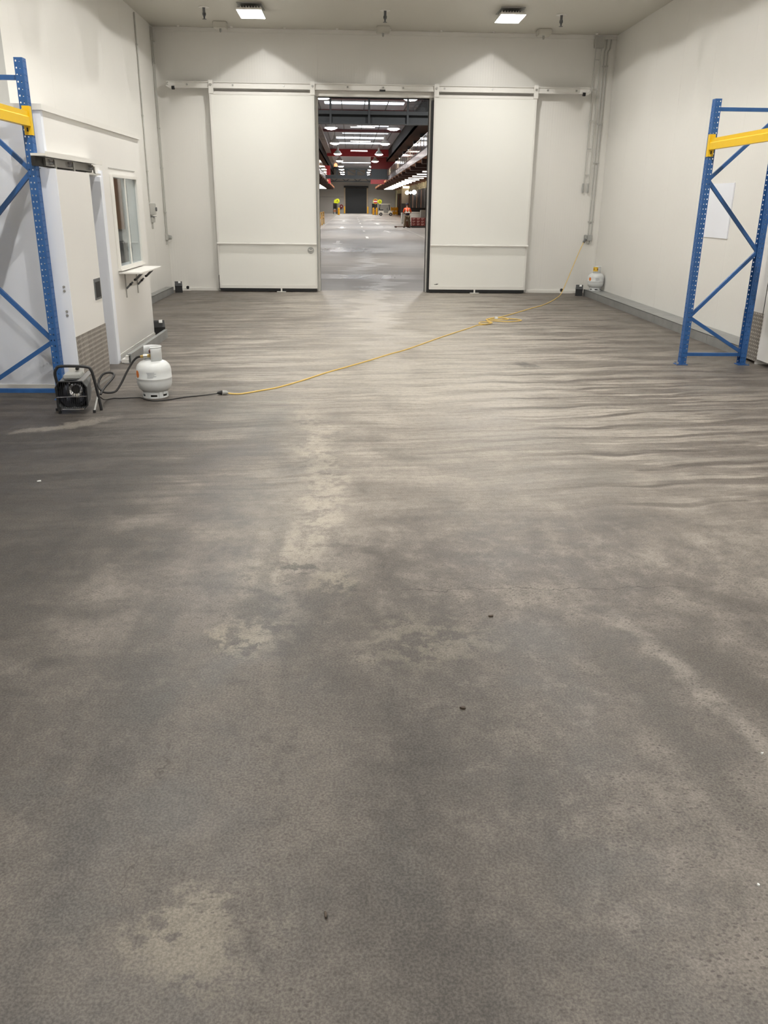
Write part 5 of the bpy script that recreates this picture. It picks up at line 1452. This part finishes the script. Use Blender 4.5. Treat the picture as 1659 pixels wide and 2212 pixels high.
# facing away (+y), leaning forward, feet apart
B = [(0, 0, 0.95, (0.15, 0.11)), (0, 0.06, 1.15, (0.14, 0.10)), (0.0, 0.14, 1.38, (0.17, 0.10)), (0, 0.18, 1.50, 0.06), (0, 0.22, 1.58, 0.065), (0, 0.25, 1.68, 0.10), (0, 0.25, 1.78, 0.07),
     (-0.19, 0.15, 1.40, 0.06), (-0.27, 0.22, 1.16, 0.048), (-0.16, 0.42, 1.06, 0.038), (-0.12, 0.48, 1.06, 0.04),
     (0.19, 0.15, 1.40, 0.06), (0.30, 0.20, 1.15, 0.048), (0.24, 0.42, 1.05, 0.038), (0.22, 0.48, 1.05, 0.04),
     (-0.10, 0.0, 0.88, 0.095), (-0.17, 0.04, 0.48, 0.065), (-0.24, -0.02, 0.09, 0.045), (-0.25, 0.12, 0.04, 0.035),
     (0.10, 0.0, 0.88, 0.095), (0.15, 0.06, 0.48, 0.065), (0.20, -0.04, 0.09, 0.045), (0.21, 0.10, 0.04, 0.035)]
E_ = [(0, 1), (1, 2), (2, 3), (3, 4), (4, 5), (5, 6), (2, 7), (7, 8), (8, 9), (9, 10), (2, 11), (11, 12), (12, 13), (13, 14), (0, 15), (15, 16), (16, 17), (17, 18), (0, 19), (19, 20), (20, 21), (21, 22)]
body = skin_mesh('body', B, E_, P, M['skin'])
S = [(0, 0.06, 1.14, (0.165, 0.125)), (0, 0.10, 1.28, (0.18, 0.125)), (0, 0.14, 1.40, (0.195, 0.12)), (0, 0.17, 1.475, 0.08), (-0.20, 0.15, 1.41, 0.075), (-0.28, 0.22, 1.18, 0.062), (-0.19, 0.38, 1.08, 0.05), (0.20, 0.15, 1.41, 0.075), (0.31, 0.20, 1.17, 0.062), (0.26, 0.38, 1.08, 0.05)]
skin_mesh('shirt', S, [(0, 1), (1, 2), (2, 3), (2, 4), (4, 5), (5, 6), (2, 7), (7, 8), (8, 9)], P, M['hivis'])
skin_mesh('shirt_tail', [(0, 0.0, 0.86, (0.185, 0.14)), (0, 0.02, 0.98, (0.18, 0.135)), (0, 0.05, 1.12, (0.165, 0.125))], [(0, 1), (1, 2)], P, M['navy'])
T_ = [(0, 0, 0.93, (0.165, 0.125)), (-0.10, 0.0, 0.84, 0.115), (-0.17, 0.04, 0.48, 0.09), (-0.24, -0.02, 0.10, 0.075), (0.10, 0.0, 0.84, 0.115), (0.15, 0.06, 0.48, 0.09), (0.20, -0.04, 0.10, 0.075)]
skin_mesh('trousers', T_, [(0, 1), (1, 2), (2, 3), (0, 4), (4, 5), (5, 6)], P, M['khaki'])
for x, y in ((-0.25, 0.0), (0.205, -0.02)):
    MB().cbox(x - 0.06, y - 0.1, 0.0, x + 0.06, y + 0.19, 0.11, 0.035).build('boot', M['black'], P, True)
MB().lathe([(0.118, -0.01), (0.12, 0.03), (0.10, 0.10), (0.05, 0.14), (0.001, 0.15)], 16, (0, 0.25, 1.70)).build('cap', M['navy'], P, True)
MB().tube([(0.21 * math.cos(a), 0.06 + 0.15 * math.sin(a), 1.13) for a in [2 * PI * k / 20 for k in range(20)]], 0.028, 6, True).build('reflective_band', M['refl'], P, True)
for s in (-1, 1):
    MB().bar((s * 0.09, -0.03, 1.15), (s * 0.10, 0.045, 1.44), 0.05, 0.012, (0, 1, 0)).build('reflective_brace', M['refl'], P)
